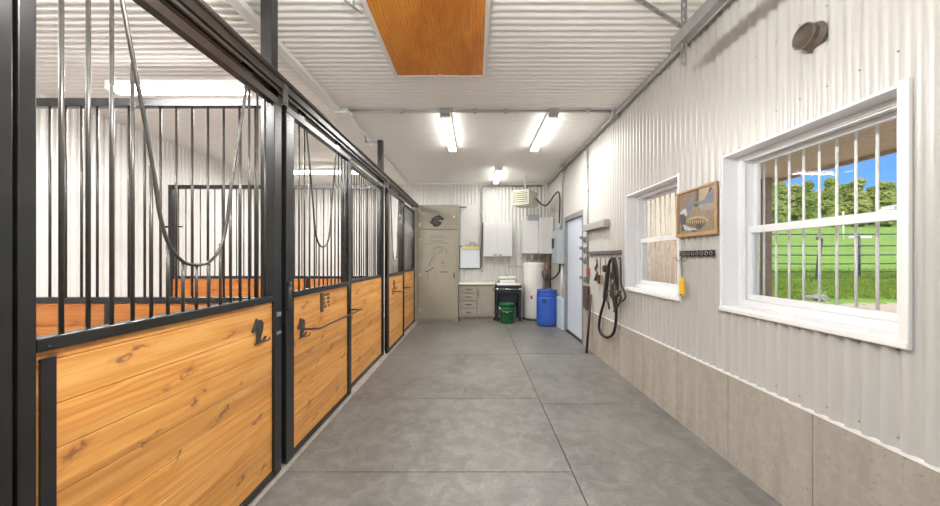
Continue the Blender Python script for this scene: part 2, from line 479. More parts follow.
# ------------------------------------------------------------------ windows
def window(name, Y0, Y1):
    z0, z1 = WZ; e = .0
    f = MB()
    xa, xb = XR - .003, 2.115
    t = .014
    # reveal liner
    f.box(xa, xb, Y1, Y1 + t, z0 - t, z1 + t); f.box(xa, xb, Y0 - t, Y0, z0 - t, z1 + t)
    f.box(xa, xb, Y0, Y1, z1, z1 + t); f.box(xa, xb, Y0, Y1, z0 - t, z0)
    root = struct(name, f, M['vinyl'])
    c = MB()                              # casing on the metal wall
    xc0, xc1 = XR - .016, XR + .004
    c.box(xc0, xc1, Y0 - .050, Y0 - .0145, z0 - .044, z1 + .02, .003); c.box(xc0, xc1, Y1 + .0145, Y1 + .021, z0 - .044, z1 + .016, .003)
    obj('casing', c, M['trim_white'], root)
    s = MB(); s.box(XR - .022, XR + .004, Y0 - .049, Y1 + .024, z0 - .043, z0 - .0145, .005)
    obj('sill', s, M['trim_white'], root)
    fr = MB(); a = .042; X0, X1 = 1.965, 2.095
    for (y0, y1, q0, q1) in ((Y0, Y0 + a, z0, z1), (Y1 - a, Y1, z0, z1), (Y0 + a, Y1 - a, z1 - a * .8, z1), (Y0 + a, Y1 - a, z0, z0 + .045)):
        fr.box(X0, X1, y0, y1, q0, q1, .004)
    # inner stop making the stepped profile
    for (y0, y1, q0, q1) in ((Y0 + a, Y0 + a + .008, z0 + .045, z1 - .034), (Y1 - a - .008, Y1 - a, z0 + .045, z1 - .034), (Y0 + a, Y1 - a, z1 - .042, z1 - .034)):
        fr.box(X0 + .012, X0 + .022, y0, y1, q0, q1)
    obj('window_frame', fr, M['vinyl'], root)
    zm = 1.705
    def sash(x0, x1, q0, q1, bot, top):
        m = MB(); w = .034; b0, b1 = Y0 + a + .001, Y1 - a - .001
        m.box(x0, x1, b0, b0 + w, q0, q1, .003); m.box(x0, x1, b1 - w, b1, q0, q1, .003)
        m.box(x0, x1, b0 + w, b1 - w, q0, q0 + bot, .003); m.box(x0, x1, b0 + w, b1 - w, q1 - top, q1, .003)
        so = obj('sash', m, M['vinyl'], root)
        g = MB(); xm = (x0 + x1) / 2; g.box(xm - .002, xm + .002, b0 + w - .004, b1 - w + .004, q0 + bot - .004, q1 - top + .004)
        obj('glass_pane', g, M['glass'], so)
        return so
    sash(2.045, 2.075, zm - .015, z1 - .035, .034, .03)
    lo = sash(2.000, 2.034, z0 + .046, zm + .026, .04, .050)
    lk = MB(); yc = Y0 + .16
    lk.box(2.002, 2.032, yc - .035, yc + .035, zm + .0265, zm + .038, .003); lk.tube([(2.008, yc - .05, zm + .044), (2.02, yc + .03, zm + .044)], .006)
    obj('sash_lock', lk, M['vinyl'], lo)
    return root
window('window_1', *W1); window('window_2', *W2)
def guard(Y0, label):
    g = thing('window_guard', (2.145, Y0 + .52, WZ[0]), label, 'window bars', 'white bars outside the windows')
    for k in range(11):
        yy = Y0 + .172 - .1016 + .1016 * k - .06
        if yy > Y0 + 1.04: break
        m = MB(); m.tube([(2.145, yy, WZ[0] - .02), (2.145, yy, WZ[1] + .02)], .0074, 10)
        obj('bar', m, M['bar_white'], g)
    for z in (WZ[0] - .035, WZ[1] + .02):
        m = MB(); m.box(2.13, 2.16, Y0 - .02, Y0 + 1.07, z, z + .018, .002); obj('cross_strap', m, M['bar_white'], g)
guard(W2[0], 'row of white vertical bars outside the window that looks onto the green field')
guard(W1[0], 'row of white vertical bars outside the window beside the framed picture, before a beige wall')

# ------------------------------------------------------------------ entrance door on the right wall
d = MB()
d.box(1.85, 2.02, DO[0], DO[0] + .05, 0, DO[2], .004); d.box(1.85, 2.02, DO[1] - .05, DO[1], 0, DO[2], .004)
d.box(1.85, 2.02, DO[0] + .05, DO[1] - .05, 2.25, DO[2], .004)
door = struct('door_1', d, M['frame_grey'])
d = MB(); d.box(1.905, 1.95, DO[0] + .053, DO[1] - .053, .035, 2.247, .003); obj('door_leaf', d, M['door_pale'], door)
d = MB(); d.box(1.87, 2.0, DO[0] + .051, DO[1] - .051, 0.001, .028, .003); obj('threshold', d, M['rubber'], door)

# ------------------------------------------------------------------ stall fronts
XD0, XD1 = -1.395, -1.345                # door frame depth
XW0, XW1 = -1.392, -1.360                # boards
ZR0, ZR1, ZT0, ZT1 = 1.207, 1.250, 2.545, 2.595
def boards(x0, x1, y0, y1, z0, z1, mat, parent, axis='Y'):
    m = MB(); z = math.floor(z0 / PITCH) * PITCH
    while z < z1:
        a, b = max(z, z0), min(z + PITCH, z1)
        if b - a > .012: m.box(x0, x1, y0, y1, a + .0010, b - .0010, .0032)
        z += PITCH
    return obj('board_panel', m, mat, parent)
def yoke_pts(yc, w, zb, x):
    base = [(.37, 2.56), (.315, 2.30), (.262, 2.05), (.222, 1.84), (.196, 1.68), (.152, 1.556), (.082, 1.484), (0, 1.466)]
    s = (2.56 - zb) / (2.56 - 1.466)
    half = [(a * w, 2.56 - (2.56 - z) * s) for a, z in base]
    pts = [(x, yc - a, z) for a, z in half] + [(x, yc + a, z) for a, z in half[::-1][1:]]
    return spline(pts, 5), half
def yoke_z(half, dy):
    dy = abs(dy)
    if dy >= half[0][0]: return None
    for (a1, z1), (a0, z0) in zip(half, half[1:]):
        if a0 <= dy <= a1: return z0 + (z1 - z0) * (dy - a0) / (a1 - a0)
def hook_horse(y, z, parent):
    """flat cast horse head whose neck ends in a hook"""
    pr = [(185, 193), (192, 214), (215, 209), (238, 225), (252, 255), (250, 300), (238, 350), (222, 400), (222, 425), (255, 425), (285, 396), (291, 404), (270, 432), (240, 446),
          (165, 446), (165, 438), (186, 432), (186, 380), (192, 320), (192, 288), (176, 297), (162, 318), (145, 324), (137, 306), (150, 280), (165, 248), (176, 214)]
    P = [(-1.359, y + (px - 205) * .0009, z - (py - 320) * .00062) for px, py in pr]
    m = MB(); m.prism(P, (.012, 0, 0)); m.tube(spline([(-1.352, y + .03, z - .07), (-1.335, y + .045, z - .075), (-1.318, y + .05, z - .066), (-1.312, y + .052, z - .05)], 4), .0045, 6)
    return obj('horse_head_hook', m, M['bar'], parent)
def blanket_bar(y0, y1, z, parent):
    m = MB(); xo = -1.225
    m.tube(spline([(-1.352, y0, z), (-1.27, y0, z), (xo, y0 + .03, z), (xo, y0 + .12, z)], 5)[:-1] + [(xo, y0 + .12, z), (xo, y1 + .03, z)], .0085)
    m.tube([(-1.340, y1, z), (xo, y1, z)], .0085)
    b = obj('blanket_bar', m, M['bar'], parent)
    for yy in (y0, y1):
        k = MB(); k.box(-1.359, -1.350, yy - .02, yy + .02, z - .05, z + .05, .003) if yy == y0 else k.box(-1.3445, -1.336, yy - .02, yy + .02, z - .05, z + .06, .003)
        obj('bracket', k, M['bar'], b)
    return b
def stall_door(y0, y1, sl, sr, label, yk, bar0, pitch, full_left_angle=True):
    d = thing('stall_door', (-1.37, (y0 + y1) / 2, .03), label, 'stall door', 'sliding stall doors')
    # wood
    boards(XW0, XW1, y0 + sl + .002, y1 - sr - .002 + (.0 if sr < .06 else .0), .07, ZR0, M['pine'], d)
    m = MB(); m.box(XD0, XD1, y0, y0 + sl, .03, ZT0, .004); obj('stile', m, M['black'], d)
    m = MB(); m.box(XD0, XD1, y1 - sr, y1, .03, ZT0, .004); obj('stile', m, M['black'], d)
    m = MB(); m.box(XD0, XD1, y0 + .0, y1, ZT0, ZT1, .004); obj('top_rail', m, M['header'], d)
    m = MB(); m.box(XD0, XD1, y0 + sl, y1 - sr, ZR0, ZR1, .004)
    for yy in (y0 + sl + .03, y1 - sr - .05):
        m.lathe((XD1, yy, ZR0 + .012), [(.006, 0), (.006, .003), (0, .004)], 8, 'X')
    obj('middle_rail', m, M['black'], d)
    m = MB(); m.box(XD0, XD1 - .004, y0 + sl, y1 - sr, .03, .07, .003); obj('bottom_rail', m, M['black'], d)
    if full_left_angle:
        m = MB(); m.box(-1.3585, -1.350, y0 + sl + .012, y0 + sl + .054, .07, 1.185, .002); obj('corner_angle', m, M['black'], d)
    xb = -1.372
    if yk: pts, half = yoke_pts(*yk, xb + .006)
    yy = bar0
    while yy < y1 - sr - .03:
        zt = ZT0
        if yk:
            z = yoke_z(half, yy - yk[0])
            if z is not None: zt = z
        m = MB(); m.tube([(xb, yy, ZR1), (xb, yy, zt)], .0068, 10); obj('bar', m, M['bar'], d)
        yy += pitch
    if yk:
        m = MB(); m.tube(pts, .0078, 10); obj('yoke_bar', m, M['bar'], d)
    m = MB()
    for f in (.22, .78):                 # trolley hangers into the track
        c = y0 + (y1 - y0) * f; m.box(-1.385, -1.375, c - .05, c + .05, ZT1, 2.666, .002)
    obj('trolley_hanger', m, M['black'], d)
    return d
d1 = stall_door(1.0005, 2.366, .044, .085, 'black barred sliding stall door with a lone horse-head hook and wide U-shaped opening, largest of the stall doors', (1.672, 1.0, 1.466), 1.1275, .0782)
hook_horse(2.125, 1.045, d1)
d2 = stall_door(2.425, 3.705, .105, .085, 'barred stall door with small brown plaque, horse-head hook and blanket bar, past the first post', (3.05, .80, 1.60), 2.565, .085, False)
hook_horse(2.655, .955, d2); blanket_bar(2.66, 3.60 + .06, .945, d2)
m = MB(); m.box(-1.3445, -1.333, 2.435, 2.475, 1.13, 1.29, .003); m.tube([(-1.337, 2.455, 1.12), (-1.337, 2.455, 1.32)], .010, 8); m.box(-1.3445, -1.33, 2.44, 2.47, 1.31, 1.33, .003); obj('latch', m, M['bar'], d2)
m = MB(); m.box(-1.3445, -1.335, 2.30, 2.345, 1.10, 1.13, .003); m.box(-1.3445, -1.335, 2.30, 2.345, .98, 1.0, .003); obj('latch_keeper', m, M['galv'], d1)
m = MB(); m.box(-1.3595, -1.352, 2.985, 3.04, 1.02, 1.19, .002); pq = obj('plaque', m, M['board_brown'], d2)
m = MB()
random.seed(3)
for r_ in range(4):
    for q in range(4):
        if random.random() < .8:
            z = 1.165 - r_ * .035; yy = 3.065 + q * .03
            m.box(-1.3595, -1.357, yy, yy + .012 + random.random() * .012, z - .011, z + .011)
obj('branded_mark', m, M['board_brown'], d2)
d3 = stall_door(5.24, 6.49, .10, .085, 'farthest barred stall door with blanket bar, nearest the tall taupe cabinet', (5.80, .80, 1.45), 5.40, .085, False)
hook_horse(5.70, 1.06, d3); blanket_bar(5.62, 6.44, .945, d3)

def stall_panel(y0, y1, label):
    p = thing('stall_front_panel', (-1.42, (y0 + y1) / 2, .0), label, 'stall panel', 'fixed stall front panels')
    x0, x1 = -1.455, -1.405
    boards(x0 + .005, x1 - .004, y0 + .04, y1 - .04, .07, ZR0, M['pine'], p)
    for a in (y0, y1 - .04):
        m = MB(); m.box(x0, x1, a, a + .04, .015, ZT0, .004); obj('stile', m, M['black'], p)
    for (a, b, n) in ((ZT0, ZT1, 'top_rail'), (ZR0, ZR1, 'middle_rail'), (.015, .07, 'bottom_rail')):
        m = MB(); m.box(x0, x1, y0 + (.04 if n != 'top_rail' else 0), y1 - (.04 if n != 'top_rail' else 0), a, b, .004); obj(n, m, M['black'], p)
    n = int((y1 - y0 - .08) / .085)
    for k in range(n):
        yy = y0 + .04 + (y1 - y0 - .08) * (k + .5) / n
        m = MB(); m.tube([(-1.43, yy, ZR1), (-1.43, yy, ZT0)], .0072, 10); obj('bar', m, M['bar'], p)
    return p
stall_panel(3.68, 5.145, 'fixed pine panel with black bars beside the stall door that carries the brown plaque')
stall_panel(6.45, 7.865, 'farthest fixed pine panel with black bars, next to the tall taupe cabinet')

def stall_post(y0, y1, z1, label, x0=-1.478, x1=-1.40):
    m = MB(); m.box(x0, x1, y0, y1, .015, z1, .004)
    return tag(obj('stall_post', m, M['black']), label, 'post', 'black steel stall posts')
stall_post(.90, .992, 2.645, 'black steel post cropped by the edge of the photo, beside the largest stall door', -1.44, -1.347)
stall_post(2.34, 2.418, 3.40, 'black steel post reaching the ceiling between the two nearer stall doors')
pb = stall_post(5.15, 5.228, 3.29, 'black steel post ending just short of the ceiling, farther along the stalls')
m = MB(); m.box(-1.66, -1.479, 5.18, 5.20, 3.255, 3.285, .002); m.box(-1.672, -1.66, 5.165, 5.215, 3.255, 3.36, .002); obj('tie_bracket', m, M['galv'], pb)
stall_post(7.87, 7.948, 2.66, 'black steel post at the end of the stalls beside the tall taupe cabinet')

h = thing('header_track', (-1.40, 3.5, 2.67), 'long dark steel sliding-door track along the top of all the stall fronts', 'track')
m = MB(); m.box(-1.397, -1.33, -.9, 7.93, 2.668, 2.756, .006); obj('track_cover', m, M['header'], h)
m = MB(); m.tube([(-1.328, -.9, 2.735), (-1.328, 7.93, 2.735)], .018, 12); obj('track_pipe', m, M['header'], h)
m = MB(); m.box(-1.355, -1.350, -.9, 7.93, 2.648, 2.668); obj('track_lip', m, M['bar'], h)
for yy in (2.385, 5.19):
    m = MB(); m.box(-1.333, -1.325, yy - .03, yy + .03, 2.565, 2.72, .003)
    m.lathe((-1.325, yy, 2.59), [(.008, 0), (.008, .006), (0, .007)], 8, 'X')
    obj('track_bracket', m, M['bar'], h)
m = MB(); m.box(-1.455, -1.3975, -.9, 7.868, 2.66, 2.70, .004)
# the post passes through: keep the inner angle in three lengths
m = MB()
for a, b in ((-.9, .90), (1.01, 2.335), (2.423, 5.145), (5.233, 7.865)): m.box(-1.46, -1.3985, a, b, 2.662, 2.70, .004)
obj('inner_angle', m, M['header'], h)

# dividers between the stalls
def divider(yc, label, src=None):
    if src: return dup(src, (0, yc - 2.38, 0), label)
    d = thing('stall_divider', (-3.0, yc, 0), label, 'stall divider', 'dividers between the stalls')
    xa, xb = -4.60, -1.482
    y0, y1 = yc - .022, yc + .022
    m = MB(); m.box(xa, xb, y0, y1, 2.553, 2.612, .004); obj('top_rail', m, M['black'], d)
    m = MB(); m.box(xa, xb, y0, y1, 1.185, 1.227, .004); obj('middle_rail', m, M['black'], d)
    m = MB(); m.box(xa, xb, y0, y1, .02, .07, .004); obj('bottom_rail', m, M['black'], d)
    for a, b in ((xa, -2.575), (-2.525, xb)):
        m = MB(); z = 0
        while z < 1.18:
            q0, q1 = max(z, .072), min(z + PITCH, 1.183)
            m.box(a + .002, b - .002, yc - .018, yc + .018, q0 + .001, q1 - .001, .004); z += PITCH
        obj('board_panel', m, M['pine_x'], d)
    m = MB(); m.box(-2.574, -2.526, y0, y1, .07, 1.185, .003); obj('board_channel', m, M['black'], d)
    m = MB(); m.box(xa - .06, xa - .001, yc - .03, yc + .03, .01, 2.612, .004); p = obj('end_post', m, M['black'], d)
    m = MB(); m.box(xa - .13, xa - .058, yc - .012, yc + .012, 1.96, 1.99, .003); m.box(xa, xa + .16, yc - .034, yc - .0225, 1.965, 1.985, .003); obj('latch', m, M['black'], p)
    x = -2.4226 - .1106 * 19
    while x < xb - .02:
        if x > xa + .03:
            m = MB(); m.tube([(x, yc, 1.227), (x, yc, 2.553)], .0075, 10); obj('bar', m, M['bar'], d)
        x += .1106
    return d
dv = divider(2.38, 'barred divider behind the largest stall door, its orange boards and black rails facing the viewer')
divider(5.19, 'second barred divider, seen small through the bars of the first, latch on its free end', dv)

# ------------------------------------------------------------------ ceiling things
def ceiling_light(x, y0, y1, z, label, axis='Y', power=25, w=.13, hung=0):
    L = y1 - y0
    c = (x, (y0 + y1) / 2, z) if axis == 'Y' else ((y0 + y1) / 2, x, z)
    t = thing('ceiling_light', c, label, 'ceiling light', 'long tube lights on the ceiling')
    def bx(m, a0, a1, w0, w1, q0, q1, bev):
        if axis == 'Y': m.box(c[0] + w0, c[0] + w1, c[1] + a0, c[1] + a1, q0, q1, bev)
        else: m.box(c[0] + a0, c[0] + a1, c[1] + w0, c[1] + w1, q0, q1, bev)
    if hung:                             # slim hung strip with a bare round lens, for the added fill lamps
        m = MB(); bx(m, -L / 2, L / 2, -.02, .02, z + .045, z + .075, .006); obj('housing', m, M['duct'], t)
        e = Vector((0, L / 2 - .03, 0)) if axis == 'Y' else Vector((L / 2 - .03, 0, 0)); cc = Vector(c)
        m = MB(); m.tube([cc - e, cc + e], .042, 16); obj('diffuser', m, M['tube_bright' if hung == 1 else 'fill_tube'], t)
        for s in (-1, 1):
            m = MB(); m.tube([cc + e * s, cc + e * s * 1.03], .046, 16); obj('end_cap', m, M['duct'], t)
            m = MB(); p = cc + e * s * .8; m.tube([p + Vector((0, 0, .07)), Vector((p.x, p.y, ZC))], .004, 6); obj('suspension_rod', m, M['galv'], t)
        return t
    m = MB(); bx(m, -L / 2, L / 2, -w / 2, w / 2, z + .03, z + .075, .006); obj('housing', m, M['duct'], t)
    m = MB(); bx(m, -L / 2 + .02, L / 2 - .02, -w / 2 + .008, w / 2 - .008, z - .012, z + .0295, .012); obj('diffuser', m, M['tube'], t)
    for s in (-1, 1):
        m = MB(); a = s * (L / 2 - .009); bx(m, a - .009, a + .009, -w / 2, w / 2, z - .014, z + .0295, .004); obj('end_cap', m, M['duct'], t)
    ld = bpy.data.lights.new('tube_glow', 'AREA'); ld.shape = 'RECTANGLE'; ld.energy = power; ld.color = (1, .985, .96)
    ld.size = (w - .02) if axis == 'Y' else L - .05; ld.size_y = (L - .05) if axis == 'Y' else w - .02
    lo = bpy.data.objects.new('tube_glow', ld); COL.objects.link(lo); lo.parent = t; lo.location = (0, 0, -.016)
    return t
ceiling_light(-.385, 4.42, 5.84, 3.335, 'lit white tube light on the ceiling over the aisle, on the stall side')
ceiling_light(1.015, 4.42, 5.84, 3.335, 'lit white tube light on the ceiling over the aisle, on the window side')
ceiling_light(.51, 7.10, 8.36, 3.335, 'lit white tube light on the ceiling closest to the back wall', power=6)
ceiling_light(3.50, -3.73, -2.32, 3.22, 'lit tube light over the stalls seen through the largest stall door', 'X', power=55, w=.16)
ceiling_light(6.88, -3.73, -2.32, 3.22, 'lit tube light seen small through the bars of the plaqued stall door', 'X', power=55, w=.16)
ceiling_light(-.30, .20, 1.62, 2.85, 'added fill tube light hung unseen just behind the plywood hatch, above the viewer', hung=2)  # added unseen lamp, lifts the near ceiling and walls
ceiling_light(.60, -3.73, -2.32, 3.22, 'added fill tube light over the stall nearest the viewer, out of view above its door', 'X', hung=2)  # second added lamp out of view, brightens the near end

# plywood attic hatch
t = thing('ceiling_hatch', (-.36, 2.4, ZC), 'orange varnished plywood hatch with white trim in the ribbed ceiling', 'hatch')
m = MB(); m.box(-.80, .08, 1.75, 3.515, ZC - .022, ZC - .006, .002); obj('plywood_panel', m, M['plywood'], t)
m = MB()
for (a, b, c, e) in ((-.835, -.80, 1.72, 3.55), (.08, .115, 1.72, 3.55), (-.80, .08, 3.515, 3.55), (-.80, .08, 1.72, 1.75)): m.box(a, b, c, e, ZC - .032, ZC - .002, .003)
obj('hatch_trim', m, M['trim_white'], t)
m = MB(); m.box(-.37, -.35, 3.49, 3.53, ZC - .036, ZC - .0225, .002); obj('catch', m, M['trim_white'], t)

def conduit(pts, r, label, clamps=(), mat='conduit', boxes=(), name='conduit', rnd=True):
    pts = [Vector(p) for p in pts]
    t = thing(name, tuple(pts[0]), label, 'conduit')
    m = MB(); m.tube(pts, r, 10); obj('pipe', m, M[mat], t)
    for c in clamps:
        m = MB(); m.box(c[0] - r * 1.5, c[0] + r * 1.5, c[1] - r * 1.5, c[1] + r * 1.5, c[2] - r * 1.3, c[2] + r * 1.3, .003); obj('clamp', m, M[mat], t)
    for (c, s) in boxes:
        m = MB(); m.box(c[0] - s[0], c[0] + s[0], c[1] - s[1], c[1] + s[1], c[2] - s[2], c[2] + s[2], .005); obj('junction_box', m, M['conduit'], t)
    return t
zc = ZC - .022
conduit(name='ceiling_conduit', pts=[(-1.60, 4.37, zc), (1.745, 4.37, zc)], r=.017, label='grey conduit crossing the ceiling from the stalls to the window wall',
        clamps=[(-.95, 4.37, zc), (0, 4.37, zc), (.40, 4.37, zc), (1.45, 4.37, zc)],
        boxes=[((-.385, 4.37, zc - .015), (.06, .04, .03)), ((1.015, 4.37, zc - .015), (.06, .04, .03))])
t = thing('ceiling_cable_tray', (-1.72, 3.0, ZC - .03), 'pale channel running along the ceiling above the stall fronts', 'cable tray')
m = MB(); m.box(-1.79, -1.70, .5, 4.30, ZC - .055, ZC - .004, .012); obj('channel', m, M['duct'], t)
m = MB(); m.box(-1.72, -1.665, 4.48, 8.62, ZC - .045, ZC - .004, .010); obj('channel', m, M['duct'], t)
m = MB(); m.box(-1.80, -1.61, 4.305, 4.475, ZC - .065, ZC - .004, .012); obj('junction_box', m, M['duct'], t)
m = MB(); m.tube([(-1.80, .5, ZC - .03), (-1.80, 4.30, ZC - .03)], .011, 8); obj('cable', m, M['conduit'], t)
zz = ZC - .07
conduit(name='ceiling_conduit', pts=[(1.806, 2.2, zz), (1.806, 8.55, zz)], r=.014, label='grey conduit running along the corner of ceiling and window wall',
        boxes=[((1.795, 6.95, zz), (.05, .07, .045)), ((1.79, 4.37, zz), (.04, .045, .035))])
conduit(name='wall_mounted_conduit', pts=[(1.835, 5.55, 3.30), (1.835, 5.55, 1.10)], r=.014, label='grey vertical conduit down the window wall beside the pale door', clamps=[(1.842, 5.55, 3.0), (1.842, 5.55, 2.6), (1.842, 5.55, 2.05)])
conduit(spline([(1.80, 6.95, 3.28), (1.81, 7.0, 3.18), (1.83, 7.12, 3.05), (1.83, 7.15, 2.9)], 5) + [(1.83, 7.15, 2.10)], .014, 'grey vertical conduit down to the electrical panel beyond the pale door')
yb = YB - .034
conduit([(1.72, yb, 3.33), (.30, yb, 3.33)] + spline([(.25, yb, 3.325), (.20, yb, 3.29), (.175, yb, 3.22)], 4) + [(.175, yb, 1.25)], .020, 'grey bent conduit running down the back wall beside the whiteboard',
        clamps=[(.17, yb, 2.7), (.17, yb, 2.6)], boxes=[((.178, yb, 1.22), (.03, .025, .08))])
conduit([(1.30, yb, 3.3), (1.30, yb, .95)], .012, 'thin pale vertical pipe on the back wall between the sink and the white tank', mat='duct', clamps=[(1.30, yb, z) for z in (2.9, 2.55, 2.2, 1.75, 1.3, 1.05)])

# overhead door track hanging near the window-wall corner
t = thing('overhead_door_track', (1.46, 1.2, 3.05), 'galvanised overhead door track on perforated hangers near the ceiling corner', 'door track')
m = MB()
m.box(1.44, 1.446, -2.3, 2.50, 3.02, 3.105); m.box(1.446, 1.50, -2.3, 2.50, 3.099, 3.105); m.box(1.446, 1.49, -2.3, 2.50, 3.02, 3.026); m.box(1.494, 1.50, -2.3, 2.50, 3.075, 3.099)
obj('rail_channel', m, M['galv'], t)
def perforated(p0, p1, w, dirw, thick):
    p0 = Vector(p0); p1 = Vector(p1); ax = (p1 - p0).normalized(); L = (p1 - p0).length; dw = Vector(dirw).normalized(); dn = ax.cross(dw)
    m = MB(); n = int(L / .045)
    e = w * .36
    for s in (-1, 1): m.obox((p0 + p1) / 2 + dw * s * (w / 2 - e / 2 * .9), ax, dw, dn, L / 2, e / 2, thick)
    for k in range(n + 1):
        c = p0 + ax * (k * L / n); m.obox(c, ax, dw, dn, .011, w / 2 * .95, thick * .98)
    m.obox((p0 + p1) / 2 + dw * (w / 2) + dn * w * .35, ax, dn, dw, L / 2, w * .35, thick)
    return m
obj('hanger', perforated((1.475, 2.40, 2.87), (1.475, 2.40, ZC - .003), .042, (1, 0, 0), .0016), M['galv'], t)
obj('brace', perforated((1.47, 2.405, 3.13), (1.06, 2.405, 3.39), .036, (.55, 0, .83), .0016), M['galv'], t)
m = MB(); m.obox((-.90, 2.52, ZC - .05), (1, 1.6, 0), (0, 0, 1), (1.6, -1, 0), .08, .006, .006); m.obox((-.90, 2.52, ZC - .03), (1, 1.6, 0), (0, 0, 1), (1.6, -1, 0), .006, .028, .006)
tag(obj('ceiling_hook_rod', m, M['conduit']), 'short grey rod on the ceiling beside the plywood hatch', 'rod')

# ------------------------------------------------------------------ right wall things
# round vent stub
yv, zv = 1.862, 2.715
t = thing('vent_pipe', (XR, yv, zv), 'round rusty vent pipe stub sticking out high on the ribbed wall', 'vent pipe')
m = MB(); m.lathe((XR - .002, yv, zv), [(.058, .0), (.059, -.05), (.065, -.055), (.066, -.062), (.061, -.065), (.058, -.06), (.056, -.03), (0, -.028)], 36, 'X'); obj('pipe', m, M['vent_rim'], t)
m = MB(); m.lathe((XR - .002, yv, zv), [(.0575, -.056), (.05, -.05), (0, -.046)][::-1], 36, 'X'); obj('flap', m, M['vent_in'], t)
m = MB(); m.lathe((XR - .001, yv, zv), [(.0595, -.03), (.068, -.012), (.070, -.001)], 36, 'X'); obj('collar', m, M['vent_rim'], t)

# framed picture
pY0, pY1, pz0, pz1 = 2.575, 3.088, 1.683, 2.086
t = thing('framed_picture', (XR - .02, (pY0 + pY1) / 2, pz0), 'wood-framed wildlife painting hanging between the two windows', 'picture')
xf0, xf1 = XR - .034, XR - .017
m = MB(); fw = .02
for (a, b, c, e) in ((pY0, pY0 + fw, pz0, pz1), (pY1 - fw, pY1, pz0, pz1), (pY0 + fw, pY1 - fw, pz0, pz0 + fw + .01), (pY0 + fw, pY1 - fw, pz1 - fw, pz1)): m.box(xf0, xf1, a, b, c, e, .003)
obj('picture_frame', m, M['frame_wood'], t)
PC = [paint('paint_%d' % i, c, .6, var=.15, scale=25) for i, c in enumerate([(.21, .15, .10), (.40, .31, .19), (.10, .08, .06), (.17, .19, .22), (.50, .49, .47), (.06, .065, .08), (.25, .195, .125), (.30, .27, .22), (.16, .11, .06)])]
def uv(x, yy, off):
    u = (x - 45) / 300; top = 130 + (45 - 130) * u; bot = 445 + (430 - 445) * u
    v = (yy - top) / (bot - top)
    return (XR - .024 - off, pY1 - u * (pY1 - pY0), pz1 - v * (pz1 - pz0))
m = MB(); m.box(XR - .024, XR - .020, pY0 + fw - .004, pY1 - fw + .004, pz0 + fw, pz1 - fw + .004)
shapes = [(1, [(222, 92), (330, 65), (330, 200), (222, 190)]), (6, [(70, 240), (330, 200), (330, 400), (75, 415)]), (2, [(196, 102), (220, 96), (216, 182), (196, 186)]),
          (3, [(130, 205), (150, 165), (166, 140), (182, 180), (186, 212), (150, 220)]), (3, [(185, 200), (225, 190), (262, 172), (290, 100), (305, 85), (330, 120), (330, 190), (270, 210), (210, 226)]),
          (5, [(178, 208), (212, 202), (222, 215), (200, 230)]), (7, [(215, 215), (330, 195), (330, 245), (240, 260)]),
          (5, [(70, 285), (85, 265), (105, 275), (122, 300), (118, 350), (95, 365), (75, 345)]), (4, [(68, 272), (90, 250), (108, 238), (128, 250), (134, 282), (116, 292), (100, 272), (82, 282)]),
          (3, [(120, 235), (150, 215), (162, 240), (156, 285), (136, 290)]),
          (1, [(118, 330), (150, 305), (210, 292), (260, 300), (292, 330), (280, 360), (230, 350), (170, 345)]),
          (8, [(125, 335), (160, 318), (215, 308), (265, 322), (285, 345), (250, 372), (190, 376), (140, 360)])]
for k in range(9): shapes.append((1, [(135 + 16 * k, 335 - 6 * math.sin(k)), (139 + 16 * k, 322), (144 + 16 * k, 326), (141 + 16 * k, 356)]))
shapes += [(5, [(200, 355), (225, 345), (245, 360), (235, 392), (205, 385)]), (4, [(98, 350), (118, 362), (160, 378), (205, 384), (200, 394), (150, 396), (105, 386)]), (5, [(85, 365), (100, 360), (112, 392), (88, 402)]), (5, [(165, 392), (200, 396), (198, 408), (170, 404)]),
           (5, [(290, 112), (304, 85), (308, 100), (296, 122)])]
for i, (ci, ps) in enumerate(shapes):
    m.mi = ci; m.prism([uv(x, yy, .0002) for x, yy in ps], (-.0002 * (i + 1) / 2, 0, 0))
obj('painting', m, PC, t)

def hook_rack(y0, y1, z, nh, label, x=XR - .006, h=.042):
    t = thing('hook_rack', (x, (y0 + y1) / 2, z), label, 'hook rack', 'black hook racks on the window wall')
    m = MB(); m.box(x - .008, x, y0, y1, z - h / 2, z + h / 2, .002)
    obj('back_plate', m, M['black'], t)
    m = MB(); n = int((y1 - y0) / .05)
    for k in range(n):                     # scroll ornament
        c = y0 + (y1 - y0) * (k + .5) / n
        ring = [(x - .0105, c + math.cos(a) * .017, z + math.sin(a) * .014) for a in [2 * PI * i / 12 for i in range(12)]]
        m.tube(ring, .0022, 5, True)
    obj('scroll_ornament', m, M['conduit'], t)
    for k in range(nh):
        c = y0 + (y1 - y0) * (k + .5) / nh if nh > 2 else y1 - .06 - .075 * k
        m = MB(); m.tube(spline([(x - .012, c, z - .01), (x - .022, c, z - .045), (x - .035, c + .012, z - .065), (x - .055, c + .02, z - .055), (x - .06, c + .022, z - .03)], 4), .0035, 6)
        obj('hook', m, M['bar'], t)
    return t
r1 = hook_rack(2.63, 3.075, 1.538, 2, 'short black ornate hook rack below the framed picture', h=.05)
r2 = hook_rack(4.30, 5.50, 1.572, 7, 'long black ornate hook rack holding riding tack', h=.055)
